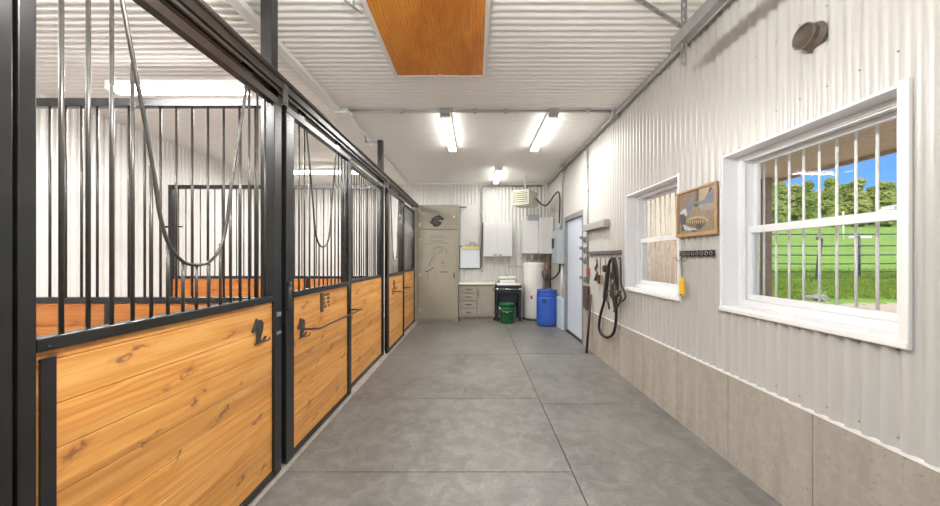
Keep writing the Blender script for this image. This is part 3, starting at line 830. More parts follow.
# yellow tag on a cord
yt = 2.96
t = thing('hanging_tag', (XR - .055, yt, 1.17), 'yellow plastic tag hanging on a cord from the short hook rack', 'tag')
pr = [(-.03, .02), (-.026, .0), (.026, .0), (.032, .06), (.036, .10), (.03, .115), (.018, .135), (.008, .165), (-.008, .165), (-.02, .13), (-.032, .09)]
m = MB(); m.prism([(XR - .052, yt + a, 1.17 + b) for a, b in pr], (-.012, 0, 0)); obj('tag_body', m, M['yellow'], t)
m = MB(); m.box(XR - .066, XR - .050, yt - .024, yt + .024, 1.176, 1.184); obj('dark_band', m, M['ink'], t)
m = MB(); m.tube([(XR - .058, yt, 1.335), (XR - .058, yt + .012, 1.40), (XR - .059, yt + .014, 1.474)], .0028, 6); m.tube([(XR - .058, yt, 1.335), (XR - .057, yt - .006, 1.40), (XR - .059, yt + .011, 1.474)], .0028, 6); obj('cord', m, M['teal'], t)

X0 = XR - .045
def ty(px, x=None): return 340 * (x or X0) / (px - 475)
def tz(px, py, x=None): return 1.5 + (258 - py) * ty(px, x) / 340
def P(px, py, x=None): return (x or X0, ty(px, x), tz(px, py, x))
# long lead rope in a loop
m = MB(); m.tube(spline([P(608.5, 268, X0), P(609.8, 261.5), P(612.6, 258.6), P(615.2, 262), P(615.6, 275), P(615.8, 295), P(616.2, 310), P(615.5, 325), P(612.5, 334.5), P(606.7, 337.2), P(600.8, 333.5), P(599, 326), P(600.5, 315), P(604, 302), P(606.6, 288), P(608.2, 274), P(608.9, 264)], 6), .019, 8)
tag(obj('hanging_rope', m, M['rope']), 'long black rope looped low from the long hook rack', 'rope')
# halter of dark straps
t = thing('halter', (X0 - .02, 4.5, 1.0), 'tangled dark leather halter with buckles hanging next to the looped black rope', 'halter')
X0 = XR - .085
m = MB()
for ps in ([(612.5, 257), (613, 270), (612.6, 285), (613.3, 300)], [(615, 257), (617, 270), (618, 285), (616, 302), (614.5, 312)], [(609, 290), (611, 296), (614, 299), (618, 296), (620.5, 291)],
           [(607.5, 291), (606.5, 299), (608.2, 303), (609.2, 309)], [(613.5, 280), (616.5, 290), (621, 297), (618, 306), (614, 311)], [(611, 272), (611.5, 290), (613.8, 304), (615, 311)]):
    m.tube(spline([P(*q) for q in ps], 5), .013, 6)
obj('strap', m, M['leather'], t)
m = MB(); m.tube(spline([P(618.5, 258), P(620.4, 259), P(620.9, 272), P(621.2, 284), P(624, 291), P(625.4, 297), P(622.5, 301), P(619, 299)], 5), .011, 6); obj('rein_loop', m, M['leather'], t)
for q in ((613.2, 282), (617.2, 293), (610, 293.5)):
    m = MB(); c = Vector(P(*q)); m.tube([c + Vector((-.016, math.cos(a) * .028, math.sin(a) * .028)) for a in [2 * PI * i / 12 for i in range(12)]], .005, 6, True); obj('buckle_ring', m, M['galv'], t)
X0 = XR - .05
m = MB(); m.tube(spline([P(596.8, 259), P(597, 265), P(595.6, 269), P(597.2, 274), P(595.4, 280)], 5), [.012] * 5 + [.02] * 6 + [.016] * 4 + [.026] * 6, 8)
tag(obj('hanging_tool', m, M['bar']), 'dark curved metal tool on the long hook rack, closest to the pale door', 'tool')
def brush(px, py0, py1, hang, label, mat):
    t = thing('grooming_brush', P(px, py1), label, 'brush', 'brushes on the long hook rack')
    a = Vector(P(px, py0)); b = Vector(P(px, py1)); w = .055
    m = MB(); m.box(a.x - .018, a.x + .012, a.y - w, a.y + w, b.z, a.z, .01); obj('brush_back', m, mat, t)
    m = MB(); m.box(a.x - .036, a.x - .0185, a.y - w * .8, a.y + w * .8, b.z + .012, a.z - .012, .004); obj('bristles', m, M['leather'], t)
    m = MB(); m.tube([(a.x, a.y, a.z), (a.x + .005, ty(hang), 1.50)], .004, 6); obj('hanging_loop', m, M['leather'], t)
brush(600.6, 274, 284.5, 599.8, 'small brown grooming brush hanging lowest on the long hook rack', M['brush'])
brush(605.8, 265, 272.5, 605.0, 'olive brown grooming brush hanging just below the long hook rack', M['board_brown'])
m = MB(); m.tube(spline([P(606.3, 272), P(605.8, 280), P(604.6, 290), P(603.4, 298)], 5), .014, 8)
tag(obj('lead_strap', m, M['teal']), 'dark green strap hanging beneath the olive brown brush', 'strap')
# beige box rail high on the wall, with chain
t = thing('wall_channel', (XR - .04, 5.15, 1.96), 'long grey beige metal box mounted on the wall above the long hook rack', 'wall box')
m = MB(); m.box(XR - .085, XR - .006, 4.70, 5.62, 1.935, 2.035, .006); obj('channel_body', m, M['beige_metal'], t)
m = MB(); m.box(XR - .088, XR - .005, 4.69, 4.70 - .0005, 1.929, 2.041, .002); obj('end_plate', m, M['conduit'], t)
m = MB(); cx, cy = XR - .05, 5.42
for k in range(16):
    z = 1.918 - k * .021
    ring = [Vector((cx + (math.cos(a) * .007 if k % 2 else 0), cy + (0 if k % 2 else math.cos(a) * .007), z + math.sin(a) * .0145)) for a in [2 * PI * i / 8 for i in range(8)]]
    m.tube(ring, .0028, 5, True)
tag(obj('hanging_chain', m, M['galv']), 'thin metal chain hanging from the grey beige wall box', 'chain')
# weatherproof switch boxes
for z, nm in ((1.80, 'topmost grey switch box with open flap beside the pale door'), (1.625, 'second grey switch box from the top beside the pale door'),
              (1.45, 'third grey switch box from the top beside the pale door'), (1.14, 'lowest grey switch box beside the pale door, apart from the other three')):
    t = thing('switch_box', (XR - .03, 5.60, z), nm, 'switch box', 'grey switch boxes by the pale door')
    m = MB(); m.box(XR - .055, XR - .004, 5.572, 5.645, z - .055, z + .055, .006); obj('box_body', m, M['grey_plastic'], t)
    m = MB(); m.obox((XR - .092, 5.608, z + .028), (1, 0, -.55), (0, 1, 0), (.55, 0, 1), .045, .036, .020); obj('flap', m, M['grey_plastic'], t)
    m = MB(); m.box(XR - .067, XR - .0555, 5.595, 5.62, z - .03, z - .005, .003); obj('toggle', m, M['ink'], t)
m = MB(); m.box(XR - .045, XR - .01, 5.50, 5.56, 1.20, 1.34, .008)
tag(obj('wall_mounted_tag', m, M['red']), 'small red plastic piece on the wall under the end of the long hook rack', 'tag')
m = MB(); m.box(XR - .05, XR - .004, 5.50, 5.70, .66, 1.04, .004)
tag(obj('wall_block', m, M['board_brown']), 'dark brown upright board on the concrete ledge beside the pale door', 'board')
m = MB(); m.tube([(XR - .10, 5.36, .016), (XR - .03, 5.36, .92)], [.020, .017], 8); m.tube([(XR - .10, 5.36, .001), (XR - .099, 5.36, .018)], .023, 8)
tag(obj('riding_crop', m, M['leather']), 'black stick leaning upright against the wall below the long hook rack', 'stick')

# electrical panel
t = thing('electrical_panel', (1.78, 7.25, 1.40), 'tall grey electrical panel on the wall between the pale door and the back corner', 'electrical panel')
m = MB(); m.box(1.705, XR - .002, 7.06, 7.48, 1.38, 2.085, .006); obj('cabinet_body', m, M['grey_box'], t)
m = MB(); m.box(1.695, 1.7045, 7.08, 7.46, 1.40, 2.065, .003); obj('panel_door', m, M['grey_box'], t)
m = MB(); m.box(1.655, 1.6945, 7.30, 7.34, 1.72, 1.92, .005); m.tube([(1.67, 7.32, 1.78), (1.665, 7.32, 1.69)], .012, 8); obj('switch_lever', m, M['ink'], t)
m = MB(); m.tube(spline([(1.80, 7.20, 1.375), (1.79, 7.25, 1.2), (1.75, 7.6, 1.05), (1.70, 7.9, 1.02), (1.66, 8.0, 1.1)], 6), .018, 8)
tag(obj('flexible_hose', m, M['rubber']), 'black flexible cable curving from the electrical panel down towards the white tank', 'cable')
m = MB(); m.tube([(1.83, 7.16, 1.375), (1.83, 7.16, .67)], .022, 10)
tag(obj('wall_pipe', m, M['duct']), 'white pipe between the electrical panel and the pale blue plinth', 'pipe')

# ------------------------------------------------------------------ back wall things
# tall taupe cabinet
cx0, cx1, cyf = -1.405, -.395, 7.99
t = thing('tall_cabinet', (-.90, 8.3, 0), 'tall taupe painted tack cabinet with horse drawings and brass hinges', 'cabinet')
m = MB(); m.box(cx0, cx1, cyf, YB - .012, .0, 2.75, .004); obj('cabinet_body', m, M['locker'], t)
f0 = cyf - .022
up = MB(); up.box(cx0 + .075, cx1 - .045, f0, cyf - .001, 2.175, 2.69, .004); up = obj('upper_door', up, M['locker'], t)
lw = MB(); lw.box(cx0 + .075, cx1 - .045, f0, cyf - .001, .06, 2.16, .004); lw = obj('lower_door', lw, M['locker'], t)
S = 7.97 / 340
def F(px, py, off=.0): return ((px - 475) * S, f0 - off, 1.5 + (258 - py) * S)
for (px, py, par) in ((419.6, 211, up), (419.6, 225, up), (419.6, 240.5, lw), (419.6, 275, lw), (419.6, 310.5, lw)):
    c = F(px, py); m = MB(); m.box(c[0] - .018, c[0] + .018, f0 - .006, f0 - .0005, c[2] - .045, c[2] + .045, .002); m.tube([(c[0], f0 - .008, c[2] - .05), (c[0], f0 - .008, c[2] + .055)], .008, 8)
    obj('hinge', m, M['brass'], par, 'brass hinge')
c = F(454, 275.5); m = MB(); m.box(c[0] - .014, c[0] + .014, f0 - .012, f0 - .0005, c[2] - .065, c[2] + .065, .004); obj('handle', m, M['dark_handle'], lw)
c = F(454, 217); m = MB(); m.box(c[0] - .015, c[0] + .015, f0 - .01, f0 - .0005, c[2] - .025, c[2] + .025, .004); obj('catch', m, M['brass'], up)
def fc(x, yy, ox, oy, s): return F(ox + x / s, oy + yy / s)
hp = [(148, 182), (166, 172), (166, 152), (185, 146), (196, 134), (222, 132), (234, 121), (240, 134), (258, 145), (273, 160), (268, 171), (250, 172), (236, 164), (226, 176), (238, 184), (254, 184), (246, 204), (226, 221), (196, 228), (172, 216), (176, 206), (158, 200)]
m = MB(); m.prism([fc(x, yy, 412, 200, 8.44) for x, yy in hp], (0, -.003, 0)); obj('horse_head_emblem', m, M['ink'], up)
m = MB()
for ps in ([(186, 160), (206, 150), (226, 152)], [(186, 182), (205, 190), (214, 205)], [(200, 168), (216, 170), (222, 180)]):
    m.tube([Vector(q) + Vector((0, -.0035, 0)) for q in spline([fc(x, yy, 412, 200, 8.44) for x, yy in ps], 4)], .004, 5)
obj('emblem_line', m, M['locker'], up)
# lettering and line drawing on the lower door
m = MB(); random.seed(11)
x = 155
while x < 285:
    w = 9 + random.random() * 4; a = fc(x, 303, 412, 200, 8.44); b = fc(x + w, 318, 412, 200, 8.44)
    k = random.randint(0, 3)
    sw = .006
    m.box(a[0], a[0] + sw, f0 - .002, f0 - .0003, b[2], a[2])
    if k != 1: m.box(b[0] - sw, b[0], f0 - .002, f0 - .0003, b[2], a[2])
    if k != 2: m.box(a[0], b[0], f0 - .002, f0 - .0003, a[2] - sw, a[2])
    if k != 0: m.box(a[0], b[0], f0 - .002, f0 - .0003, b[2], b[2] + sw)
    x += w + 4.5
obj('lettering', m, M['ink_soft'], lw)
m = MB()
def stroke(ps, r, ox=412, oy=225, s=8.44): m.tube([Vector(q) + Vector((0, -.001, 0)) for q in spline([fc(x, yy, ox, oy, s) for x, yy in ps], 5)], r, 5)
for ps, r in (([(118, 160), (180, 152), (215, 143), (250, 150), (305, 155)], .004), ([(140, 128), (200, 134), (270, 126)], .003),
              ([(188, 240), (180, 215), (195, 190), (225, 182), (262, 190), (292, 215), (290, 240)], .005), ([(205, 200), (232, 190), (252, 205), (246, 228), (222, 240), (200, 228)], .005),
              ([(222, 212), (240, 222), (262, 216)], .005), ([(190, 240), (165, 285), (142, 335), (112, 380)], .005), ([(205, 245), (190, 290), (186, 325)], .004), ([(180, 270), (160, 315), (150, 345)], .004),
              ([(128, 400), (138, 440), (134, 470)], .005), ([(198, 390), (192, 430), (206, 445)], .004)): stroke(ps, r)
m.box(*[v for pair in zip(fc(238, 392, 412, 225, 8.44), fc(300, 398, 412, 225, 8.44)) for v in pair][:2], f0 - .002, f0 - .0003, fc(0, 402, 412, 225, 8.44)[2], fc(0, 390, 412, 225, 8.44)[2])
for (x, yy, w, hh) in ((245, 308, 28, 9), (248, 322, 22, 5), (250, 345, 30, 5)):
    a = fc(x, yy, 412, 225, 8.44); b = fc(x + w, yy + hh, 412, 225, 8.44); m.box(a[0], b[0], f0 - .002, f0 - .0003, b[2], a[2])
obj('line_drawing', m, M['ink_soft'], lw)
m = MB(); m.prism([fc(x, yy, 412, 225, 8.44) for x, yy in ((106, 386), (130, 388), (160, 368), (184, 352), (178, 366), (150, 384), (126, 400))], (0, -.002, 0)); obj('drawing_accent', m, M['ink'], lw)

SB = (YB - .03) / 340
def B(px, py, yy=YB - .03): return ((px - 475) * yy / 340, yy, 1.5 + (258 - py) * yy / 340)
# whiteboard
a = B(459.5, 245.8); b = B(480.5, 269)
t = thing('whiteboard', (a[0] / 2 + b[0] / 2, YB - .03, b[2]), 'small whiteboard with dark edge hanging beside the tall taupe cabinet', 'whiteboard')
m = MB(); m.box(a[0] + .02, b[0] - .02, YB - .045, YB - .022, b[2] + .025, a[2] - .03, .002); obj('writing_surface', m, M['board_white'], t)
m = MB()
for q in ((a[0], a[0] + .02, b[2], a[2]), (b[0] - .02, b[0], b[2], a[2]), (a[0] + .02, b[0] - .02, b[2], b[2] + .025), (a[0] + .02, b[0] - .02, a[2] - .03, a[2])): m.box(q[0], q[1], YB - .052, YB - .022, q[2], q[3], .002)
obj('board_frame', m, M['board_edge'], t)
m = MB(); m.box(a[0] + .06, b[0] - .01, YB - .056, YB - .0525, a[2] - .10, a[2] - .005, .001); obj('paper_strip', m, M['yellow_strip'], t)
c = B(473, 243.5); m = MB(); m.tube([(c[0] - .08, YB - .04, a[2]), (c[0] - .08, YB - .04, a[2] + .07), (c[0] + .05, YB - .04, a[2] + .07), (c[0] + .05, YB - .04, a[2])], .008, 6); obj('hanger_clip', m, M['board_edge'], t)
c = B(463, 207); m = MB(); m.box(c[0] - .1, c[0] + .09, YB - .10, YB - .011, c[2] - .012, c[2] + .012, .003)
tag(obj('wall_bracket', m, M['beige_metal']), 'small pale bracket on the back wall just above the tall taupe cabinet top', 'bracket')

def wall_cabinet(x0, x1, yf, z0, z1, ndoor, label, handle=True):
    t = thing('wall_cabinet', ((x0 + x1) / 2, YB - .15, z0), label, 'wall cabinet', 'white cabinets on the back wall')
    m = MB(); m.box(x0, x1, yf + .019, YB - .012, z0, z1, .003); obj('cabinet_body', m, M['cabwhite'], t)
    w = (x1 - x0) / ndoor
    for k in range(ndoor):
        m = MB(); m.box(x0 + w * k + .003, x0 + w * (k + 1) - .003, yf, yf + .018, z0 + .003, z1 - .003, .004); dd = obj('cabinet_door', m, M['cabwhite'], t)
        if handle:
            hx = x0 + w * (k + (.82 if k == 0 else .18)); m = MB(); m.box(hx - .035, hx + .035, yf - .016, yf - .0005, z0 + .03, z0 + .05, .004); obj('handle', m, M['dark_handle'], dd)
    return t
wall_cabinet(.203, .915, 8.33, 1.535, 2.38, 2, 'white two-door wall cabinet above the counter and sink')
wall_cabinet(1.172, 1.555, 8.33, 1.61, 2.42, 1, 'white box cabinet above the white tank, nearer the two-door cabinet', False)
wall_cabinet(1.485 + .075, 1.845, 7.98, 1.60, 2.46, 1, 'deeper white box cabinet in the back corner by the electrical panel', False)
m = MB(); m.box(1.30, 1.56, 8.35, YB - .012, 2.425, 2.56, .006)
tag(obj('valve_box', m, M['grey_box']), 'small grey box on top of the white cabinet above the tank', 'box')

# base cabinet with four drawers and a door
bx0, bx1, byf = -.385, .47, 8.08
t = thing('base_cabinet', (.04, 8.35, 0), 'taupe base cabinet with four drawers and one door under a cream counter', 'cabinet')
m = MB(); m.box(bx0, bx1, byf + .02, YB - .012, .09, .868, .003); m.box(bx0 + .02, bx1 - .02, byf + .08, YB - .03, .0, .0895); obj('cabinet_body', m, M['cab'], t)
zt = .845
for k in range(4):
    hgt = .175
    m = MB(); m.box(bx0 + .05, bx0 + .42, byf, byf + .0195, zt - hgt, zt - .022, .006); dr = obj('drawer', m, M['cab'], t)
    m = MB(); xm = bx0 + .235; zm = zt - hgt / 2; m.tube(spline([(xm - .055, byf, zm), (xm - .05, byf - .02, zm), (xm + .05, byf - .02, zm), (xm + .055, byf, zm)], 4), .008, 6); obj('handle', m, M['dark_handle'], dr)
    zt -= hgt + .005
m = MB(); m.box(bx0 + .445, bx1 - .03, byf, byf + .0195, .13, .833, .005); dr = obj('door', m, M['cab'], t)
m = MB(); m.box(bx0 + .505, bx1 - .09, byf - .007, byf - .0002, .19, .773, .006); obj('raised_panel', m, M['cab'], dr)
m = MB(); m.box(bx0 + .452, bx0 + .468, byf - .018, byf - .0002, .60, .72, .004); obj('handle', m, M['dark_handle'], dr)
for z in (.22, .74):
    m = MB(); m.box(bx1 - .034, bx1 - .018, byf - .006, byf - .0002, z - .03, z + .03, .002); obj('hinge', m, M['dark_handle'], dr)
m = MB(); m.box(bx0 - .01, bx1 + .01, byf - .03, YB - .012, .869, .905, .005)
tag(obj('countertop', m, M['counter']), 'cream countertop over the taupe base cabinet', 'countertop')

# utility sink in a dark frame
sx0, sx1, syf = .49, 1.095, 8.06
t = thing('utility_sink', (.79, 8.3, 0), 'dark framed utility sink with chrome towel bar beside the taupe base cabinet', 'sink')
for x in (sx0, sx1 - .055):
    for yy in (syf, 8.56):
        m = MB(); m.box(x, x + .055, yy, yy + .05, 0, .80, .004); obj('leg', m, M['sinkblack'], t)
m = MB(); m.box(sx0, sx1, syf - .005, syf + .03, .655, .80, .004); m.box(sx0, sx0 + .03, syf + .03, 8.61, .62, .80); m.box(sx1 - .03, sx1, syf + .03, 8.61, .62, .80); m.box(sx0, sx1, 8.60, 8.63, .30, .80)
obj('apron', m, M['sinkblack'], t)
m = MB(); m.box(sx0 + .07, sx1 - .07, syf + .04, 8.5, .42, .795, .03); obj('basin', m, M['sinkblack'], t)
m = MB(); m.box(sx0 - .006, sx1 + .006, syf - .02, 8.64, .801, .85, .006); obj('rim', m, M['sinkblack'], t)
m = MB(); m.tube([(sx0 + .03, syf - .05, .765), (sx1 - .03, syf - .05, .765)], .011, 8)
for x in (sx0 + .03, sx1 - .03): m.box(x - .03, x + .03, syf - .055, syf - .006, .74, .79, .006)
obj('towel_bar', m, M['chrome'], t)
m = MB(); m.box(sx0 + .03, sx1 - .02, syf - .005, 8.62, .851, .885, .008); obj('sink_top', m, M['porcelain'], t)
m = MB(); xc = .80
m.box(xc - .19, xc + .19, 8.42, 8.62, .886, .955, .012); m.box(xc - .22, xc + .22, 8.46, 8.62, .986, 1.045, .012); m.box(xc - .18, xc + .18, 8.58, 8.62, .95, .99)
obj('basin_splash', m, M['porcelain'], t)
m = MB(); m.tube(spline([(xc, 8.5, 1.045), (xc, 8.48, 1.12), (xc, 8.40, 1.14), (xc, 8.36, 1.08)], 5), .012, 8)
for s in (-.11, .11): m.tube([(xc + s, 8.40, .965), (xc + s * .6, 8.40, .965)], .014, 8)
obj('faucet', m, M['chrome'], t)
a = B(508, 266); b = B(521, 266)
m = MB(); m.tube([(a[0], YB - .075, a[2]), (b[0], YB - .075, b[2])], .009, 8)
for x in (a[0], b[0]): m.tube([(x, YB - .075, a[2]), (x, YB - .012, a[2])], .012, 8)
tag(obj('towel_rail', m, M['conduit']), 'thin grey rail on the back wall above the utility sink', 'rail')

# green bucket
gc = (.74, 7.86, 0)
t = thing('bucket', gc, 'green plastic bucket on the floor in front of the utility sink', 'bucket')
m = MB(); m.lathe(gc, [(0, .004), (.135, .0), (.142, .01), (.168, .30), (.172, .302), (.174, .32), (.178, .43), (.186, .432), (.188, .455), (.18, .457), (.17, .43), (.14, .03), (0, .02)], 32); obj('tub', m, M['green'], t)
m = MB(); m.lathe(gc, [(.180, .345), (.186, .347), (.186, .362), (.181, .364)], 32); obj('band', m, M['green'], t)
m = MB(); m.tube([(gc[0] + .19 * math.cos(a), gc[1] - .02 - .16 * math.sin(a), .40 - .12 * math.sin(a)) for a in [PI * k / 12 for k in range(13)]], .005, 6); obj('handle', m, M['chrome'], t)

# water heater
hc = (1.455, 8.36, 0)
t = thing('water_heater', hc, 'tall white water heater tank in the back corner behind the blue barrel', 'water heater')
m = MB(); m.lathe(hc, [(.235, .0), (.245, .01), (.245, .05), (.255, .055), (.262, .07), (.262, 1.34), (.258, 1.372), (.24, 1.385), (0, 1.392)], 40); obj('tank', m, M['tank'], t)
m = MB(); m.lathe(hc, [(.250, .0), (.266, .005), (.266, .045), (.2625, .05)], 40); obj('base_ring', m, M['board_edge'], t)
def curved_plate(m, a0, a1, z0, z1, r):
    n = 6; va = []
    for k in range(n + 1):
        a = a0 + (a1 - a0) * k / n; va.append([Vector((hc[0] + r * math.cos(a), hc[1] + r * math.sin(a), z)) for z in (z0, z1)])
    for p, q in zip(va, va[1:]): m.prism([p[0], q[0], q[1], p[1]], ((q[0] - Vector((hc[0], hc[1], z0))).normalized() * .003))
m = MB(); curved_plate(m, -PI * .60, -PI * .42, .95, 1.12, .2625); obj('data_label', m, M['counter'], t)
m = MB(); curved_plate(m, -PI * .66, -PI * .60, .52, .60, .2625); obj('warning_label', m, M['red'], t, 'small red label')
m = MB(); curved_plate(m, -PI * .60, -PI * .50, .50, .72, .263); obj('access_cover', m, M['tank'], t)
for x, yy, mt in ((1.40, 8.36, 'conduit'), (1.56, 8.36, 'copper')):
    m = MB(); m.tube([(x, yy, 1.385), (x, yy, 1.59)], .014, 8); m.tube([(x, yy, 1.42), (x, yy, 1.47)], .022, 8); obj('water_connection', m, M[mt], t)
conduit(name='wall_mounted_pipe', pts=[(1.15, 8.60, 1.50), (1.80, 8.60, 1.50)], r=.012, label='horizontal pipe on the back wall just above the white tank', mat='conduit')
conduit(name='wall_mounted_pipe', pts=[(1.70, 8.12, 1.59), (1.70, 8.12, 1.22)] + spline([(1.70, 8.12, 1.15), (1.69, 8.12, .98), (1.73, 8.12, .9)], 4) + [(1.73, 8.12, .62)], r=.016, label='copper pipe dropping from the corner cabinet behind the blue barrel', mat='copper', clamps=[(1.70, 8.12, 1.40), (1.72, 8.12, .80)])
conduit(name='wall_mounted_pipe', pts=[(1.78, 8.05, 1.59), (1.78, 8.05, .80)], r=.015, label='dark pipe dropping beside the copper pipe in the back corner', mat='leather', clamps=[(1.78, 8.05, 1.3), (1.78, 8.05, 1.05)])
m = MB(); m.tube(spline([(1.60, 8.06, 1.20), (1.61, 8.04, 1.06), (1.66, 8.04, .99), (1.74, 8.0, 1.0)], 6), .018, 8)
tag(obj('hanging_hose', m, M['rubber']), 'short black hose curving beside the white tank', 'hose')

# blue barrel
bc = (1.605, 7.60, 0)
t = thing('barrel', bc, 'blue plastic barrel on the floor in front of the white water heater', 'barrel')
m = MB(); m.lathe(bc, [(0, .012), (.17, .0), (.205, .012), (.218, .04), (.222, .10), (.226, .36), (.226, .60), (.222, .635), (.214, .645), (.222, .655), (.222, .70), (.212, .74), (.212, .752), (.219, .757), (.219, .79), (.208, .794), (.203, .775), (0, .772)], 40); obj('barrel_body', m, M['blue'], t)
for s in (-.11, .11):
    m = MB(); m.lathe((bc[0] + s, bc[1], .773), [(.04, 0), (.04, .02), (.03, .022), (0, .022)], 16); obj('bung', m, M['bluedark'], t)
m = MB()
for k in range(5):
    a = -PI * (.60 + .02 * k); m.obox((bc[0] + .2275 * math.cos(a), bc[1] + .2275 * math.sin(a), .565), (-math.sin(a), math.cos(a), 0), (0, 0, 1), (math.cos(a), math.sin(a), 0), .011, .05 - .006 * (k % 2), .002)
obj('embossed_label', m, M['bluedark'], t)

# hanging unit heater, turned towards the stalls
uc = Vector((1.16, 7.85, 2.86)); ang = math.radians(-22)
ux = Vector((math.cos(ang), math.sin(ang), 0)); uy = Vector((-math.sin(ang), math.cos(ang), 0)); uz = Vector((0, 0, 1))
t = thing('unit_heater', uc - Vector((0, 0, .18)), 'cream unit heater with louvres hanging from the ceiling in the back corner', 'heater')
ux2 = ux; hw, hd, hh = .205, .24, .165
ang = math.radians(33)
ux = Vector((math.cos(ang), -math.sin(ang), 0)); uy = Vector((math.sin(ang), math.cos(ang), 0))
m = MB(); m.obox(uc, ux, uy, uz, hw, hd, hh); obj('casing', m, M['cream'], t)
fcn = uc - uy * hd
m = MB()
for s in (-1, 1):
    m.obox(fcn + ux * s * (hw - .012) - uy * .012, ux, uy, uz, .014, .012, hh); m.obox(fcn + uz * s * (hh - .012) - uy * .012, ux, uy, uz, hw, .012, .014)
obj('front_frame', m, M['cream'], t)
m = MB(); m.obox(fcn - uy * .001, ux, uy, uz, hw - .02, .0008, hh - .02); obj('grille_back', m, M['cream_dark'], t)
for k in range(6):
    z = -hh + .05 + k * .046
    m = MB(); m.obox(fcn + uz * z - uy * .012, ux, (uy * .6 + uz * .8), (uz * .6 - uy * .8), hw - .027, .017, .003); obj('louvre', m, M['cream'], t)
m = MB(); m.tube([uc + uz * hh, Vector((uc.x, uc.y, ZC - .0))], .012, 8); obj('hanger_rod', m, M['duct'], t)
m = MB(); c = uc + ux * hw + uy * .02; m.lathe(c, [(0, .012), (.035, .012), (.035, 0)], 16, 'X'); obj('knob', m, M['beige_metal'], t)
st = uc + ux * (hw + .012) + uy * .12
m = MB(); m.tube(spline([st, (1.50, 7.62, 2.70), (1.60, 7.50, 2.68), (1.72, 7.42, 2.86), (1.80, 7.36, 2.93), (1.83, 7.34, 2.80), (1.825, 7.34, 2.5), (1.815, 7.33, 2.25)], 7), .016, 8)
t = thing('power_cable', tuple(st), 'thick black cable sagging from the unit heater to the electrical panel', 'cable')
obj('cable', m, M['rubber'], t)
m = MB(); m.tube([(1.815, 7.33, 2.25), (1.81, 7.33, 2.089)], .035, 10); obj('plug', m, M['grey_box'], t)

# ------------------------------------------------------------------ outdoors
def gz(x, y):
    b = .06 * y if y < 12 else .72 + .128 * (y - 12)
    return b + .05 * noise.noise(Vector((x * .3, y * .3, 0))) * min(1, max(0, (y - 6) / 6))
gm = MB(); gm.smooth = True; gm.keep = True
xs = [2.11] + [3 + i for i in range(30)] + [34 + 4 * i for i in range(40)]
ys = [-12 + i for i in range(40)] + [29 + 3 * i for i in range(34)]
gv = [[gm.bm.verts.new((x, y, gz(x, max(y, 0)) if y > 0 else .06 * y * .3)) for y in ys] for x in xs]
for i in range(len(xs) - 1):
    for j in range(len(ys) - 1):
        f = gm.bm.faces.new((gv[i][j], gv[i + 1][j], gv[i + 1][j + 1], gv[i][j + 1])); f.smooth = True
struct('ground', gm, M['ground'])
g2 = MB(); g2.box(-30, 2.1, -30, YF - .1, -.2, -.01); struct('ground_2', g2, M['concrete'])
# porch roof: pitched sheet with a pale edge board
rf = MB()
def roofq(xa, za, xb, zb, y0, y1, th):
    rf.prism([(xa, y0, za), (xb, y0, zb), (xb, y0, zb + th), (xa, y0, za + th)], (0, y1 - y0, 0))
roofq(2.13, 2.92, 4.45, 2.66, -5, 5.45, .05)
roof = struct('roof', rf, M['soffit'])
m = MB(); m.box(4.45, 4.49, -5, 5.45, 2.62, 2.76); obj('fascia_board', m, M['soffit_edge'], roof)
m = MB(); m.box(2.95, 3.04, -5, 5.45, 2.72, 2.815); obj('purlin', m, M['soffit_edge'], roof)
m = MB(); m.box(4.25, 4.345, 4.97, 5.07, gz(4.3, 5) - .05, 2.67, .004)
tag(obj('porch_post', m, M['porch_wood']), 'brown timber porch post just outside the near window', 'post')
aw = MB()
x = 2.12
while x < 6.3:
    aw.box(x + .003, x + .197, 9.0, 9.03, .3, 4.4, .004); x += .2
aw.box(2.1, 6.32, 9.03, 9.1, .2, 4.4)
struct('wall_outer', aw, M['siding'])
m = MB(); hb = Vector((4.30, 8.20, gz(4.3, 8.2) + .74))
m.lathe(hb, [(0, -.55), (.68, -.55), (.75, -.50), (.76, 0), (.75, .50), (.68, .55), (0, .55)], 30, 'Y')
for v in m.bm.verts: v.co += Vector((1, 1, 1)) * .03 * noise.noise(v.co * 5)
tag(obj('hay_bale', m, M['hay']), 'brown rounded heap outside the window beside the framed picture', 'hay bale')

# pipe fence
t = thing('pipe_fence', (14, 12, .7), 'dark six-rail pipe fence crossing the green field', 'fence')
for z in (.80, 1.01, 1.29, 1.60, 1.92, 2.33):
    m = MB(); m.tube([(7, 12, z + .03), (12, 12, z), (16, 12, z + .02), (22, 12, z + .05)], .022, 6); obj('rail', m, M['pipefence'], t)
for x in (9.0, 13.62, 18.2):
    m = MB(); m.tube([(x, 12.05, gz(x, 12) - .1), (x, 12.05, 2.28)], .035, 8); obj('post', m, M['pipefence'], t)
m = MB(); m.tube(spline([(11.02, 10.95, .55), (11.05, 10.95, 1.2), (11.13, 10.95, 1.95), (11.14, 10.95, 2.10), (11.02, 10.95, 2.14)], 5), .05, 8)
tag(obj('gate_post', m, M['pipefence']), 'black bent-top post standing by the pipe fence', 'post')
m = MB(); r = bmesh.ops.create_icosphere(m.bm, subdivisions=3, radius=1)
for v in m.bm.verts:
    n = noise.noise(v.co * 1.8); v.co = Vector((8.25 + v.co.x * .24 * (1 + .3 * n), 8.2 + v.co.y * .2 * (1 + .3 * n), gz(8.2, 8.2) + .02 + v.co.z * .12 * (1 + .3 * n)))
tag(obj('boulder', m, M['stone']), 'grey boulder in the grass before the pipe fence', 'boulder')
m = MB(); m.tube([(32.5, 30, 2.7), (32.5, 30, 5.6)], .055, 6)
tag(obj('white_pole', m, M['whitepaint']), 'thin white pole far out in the field', 'pole')
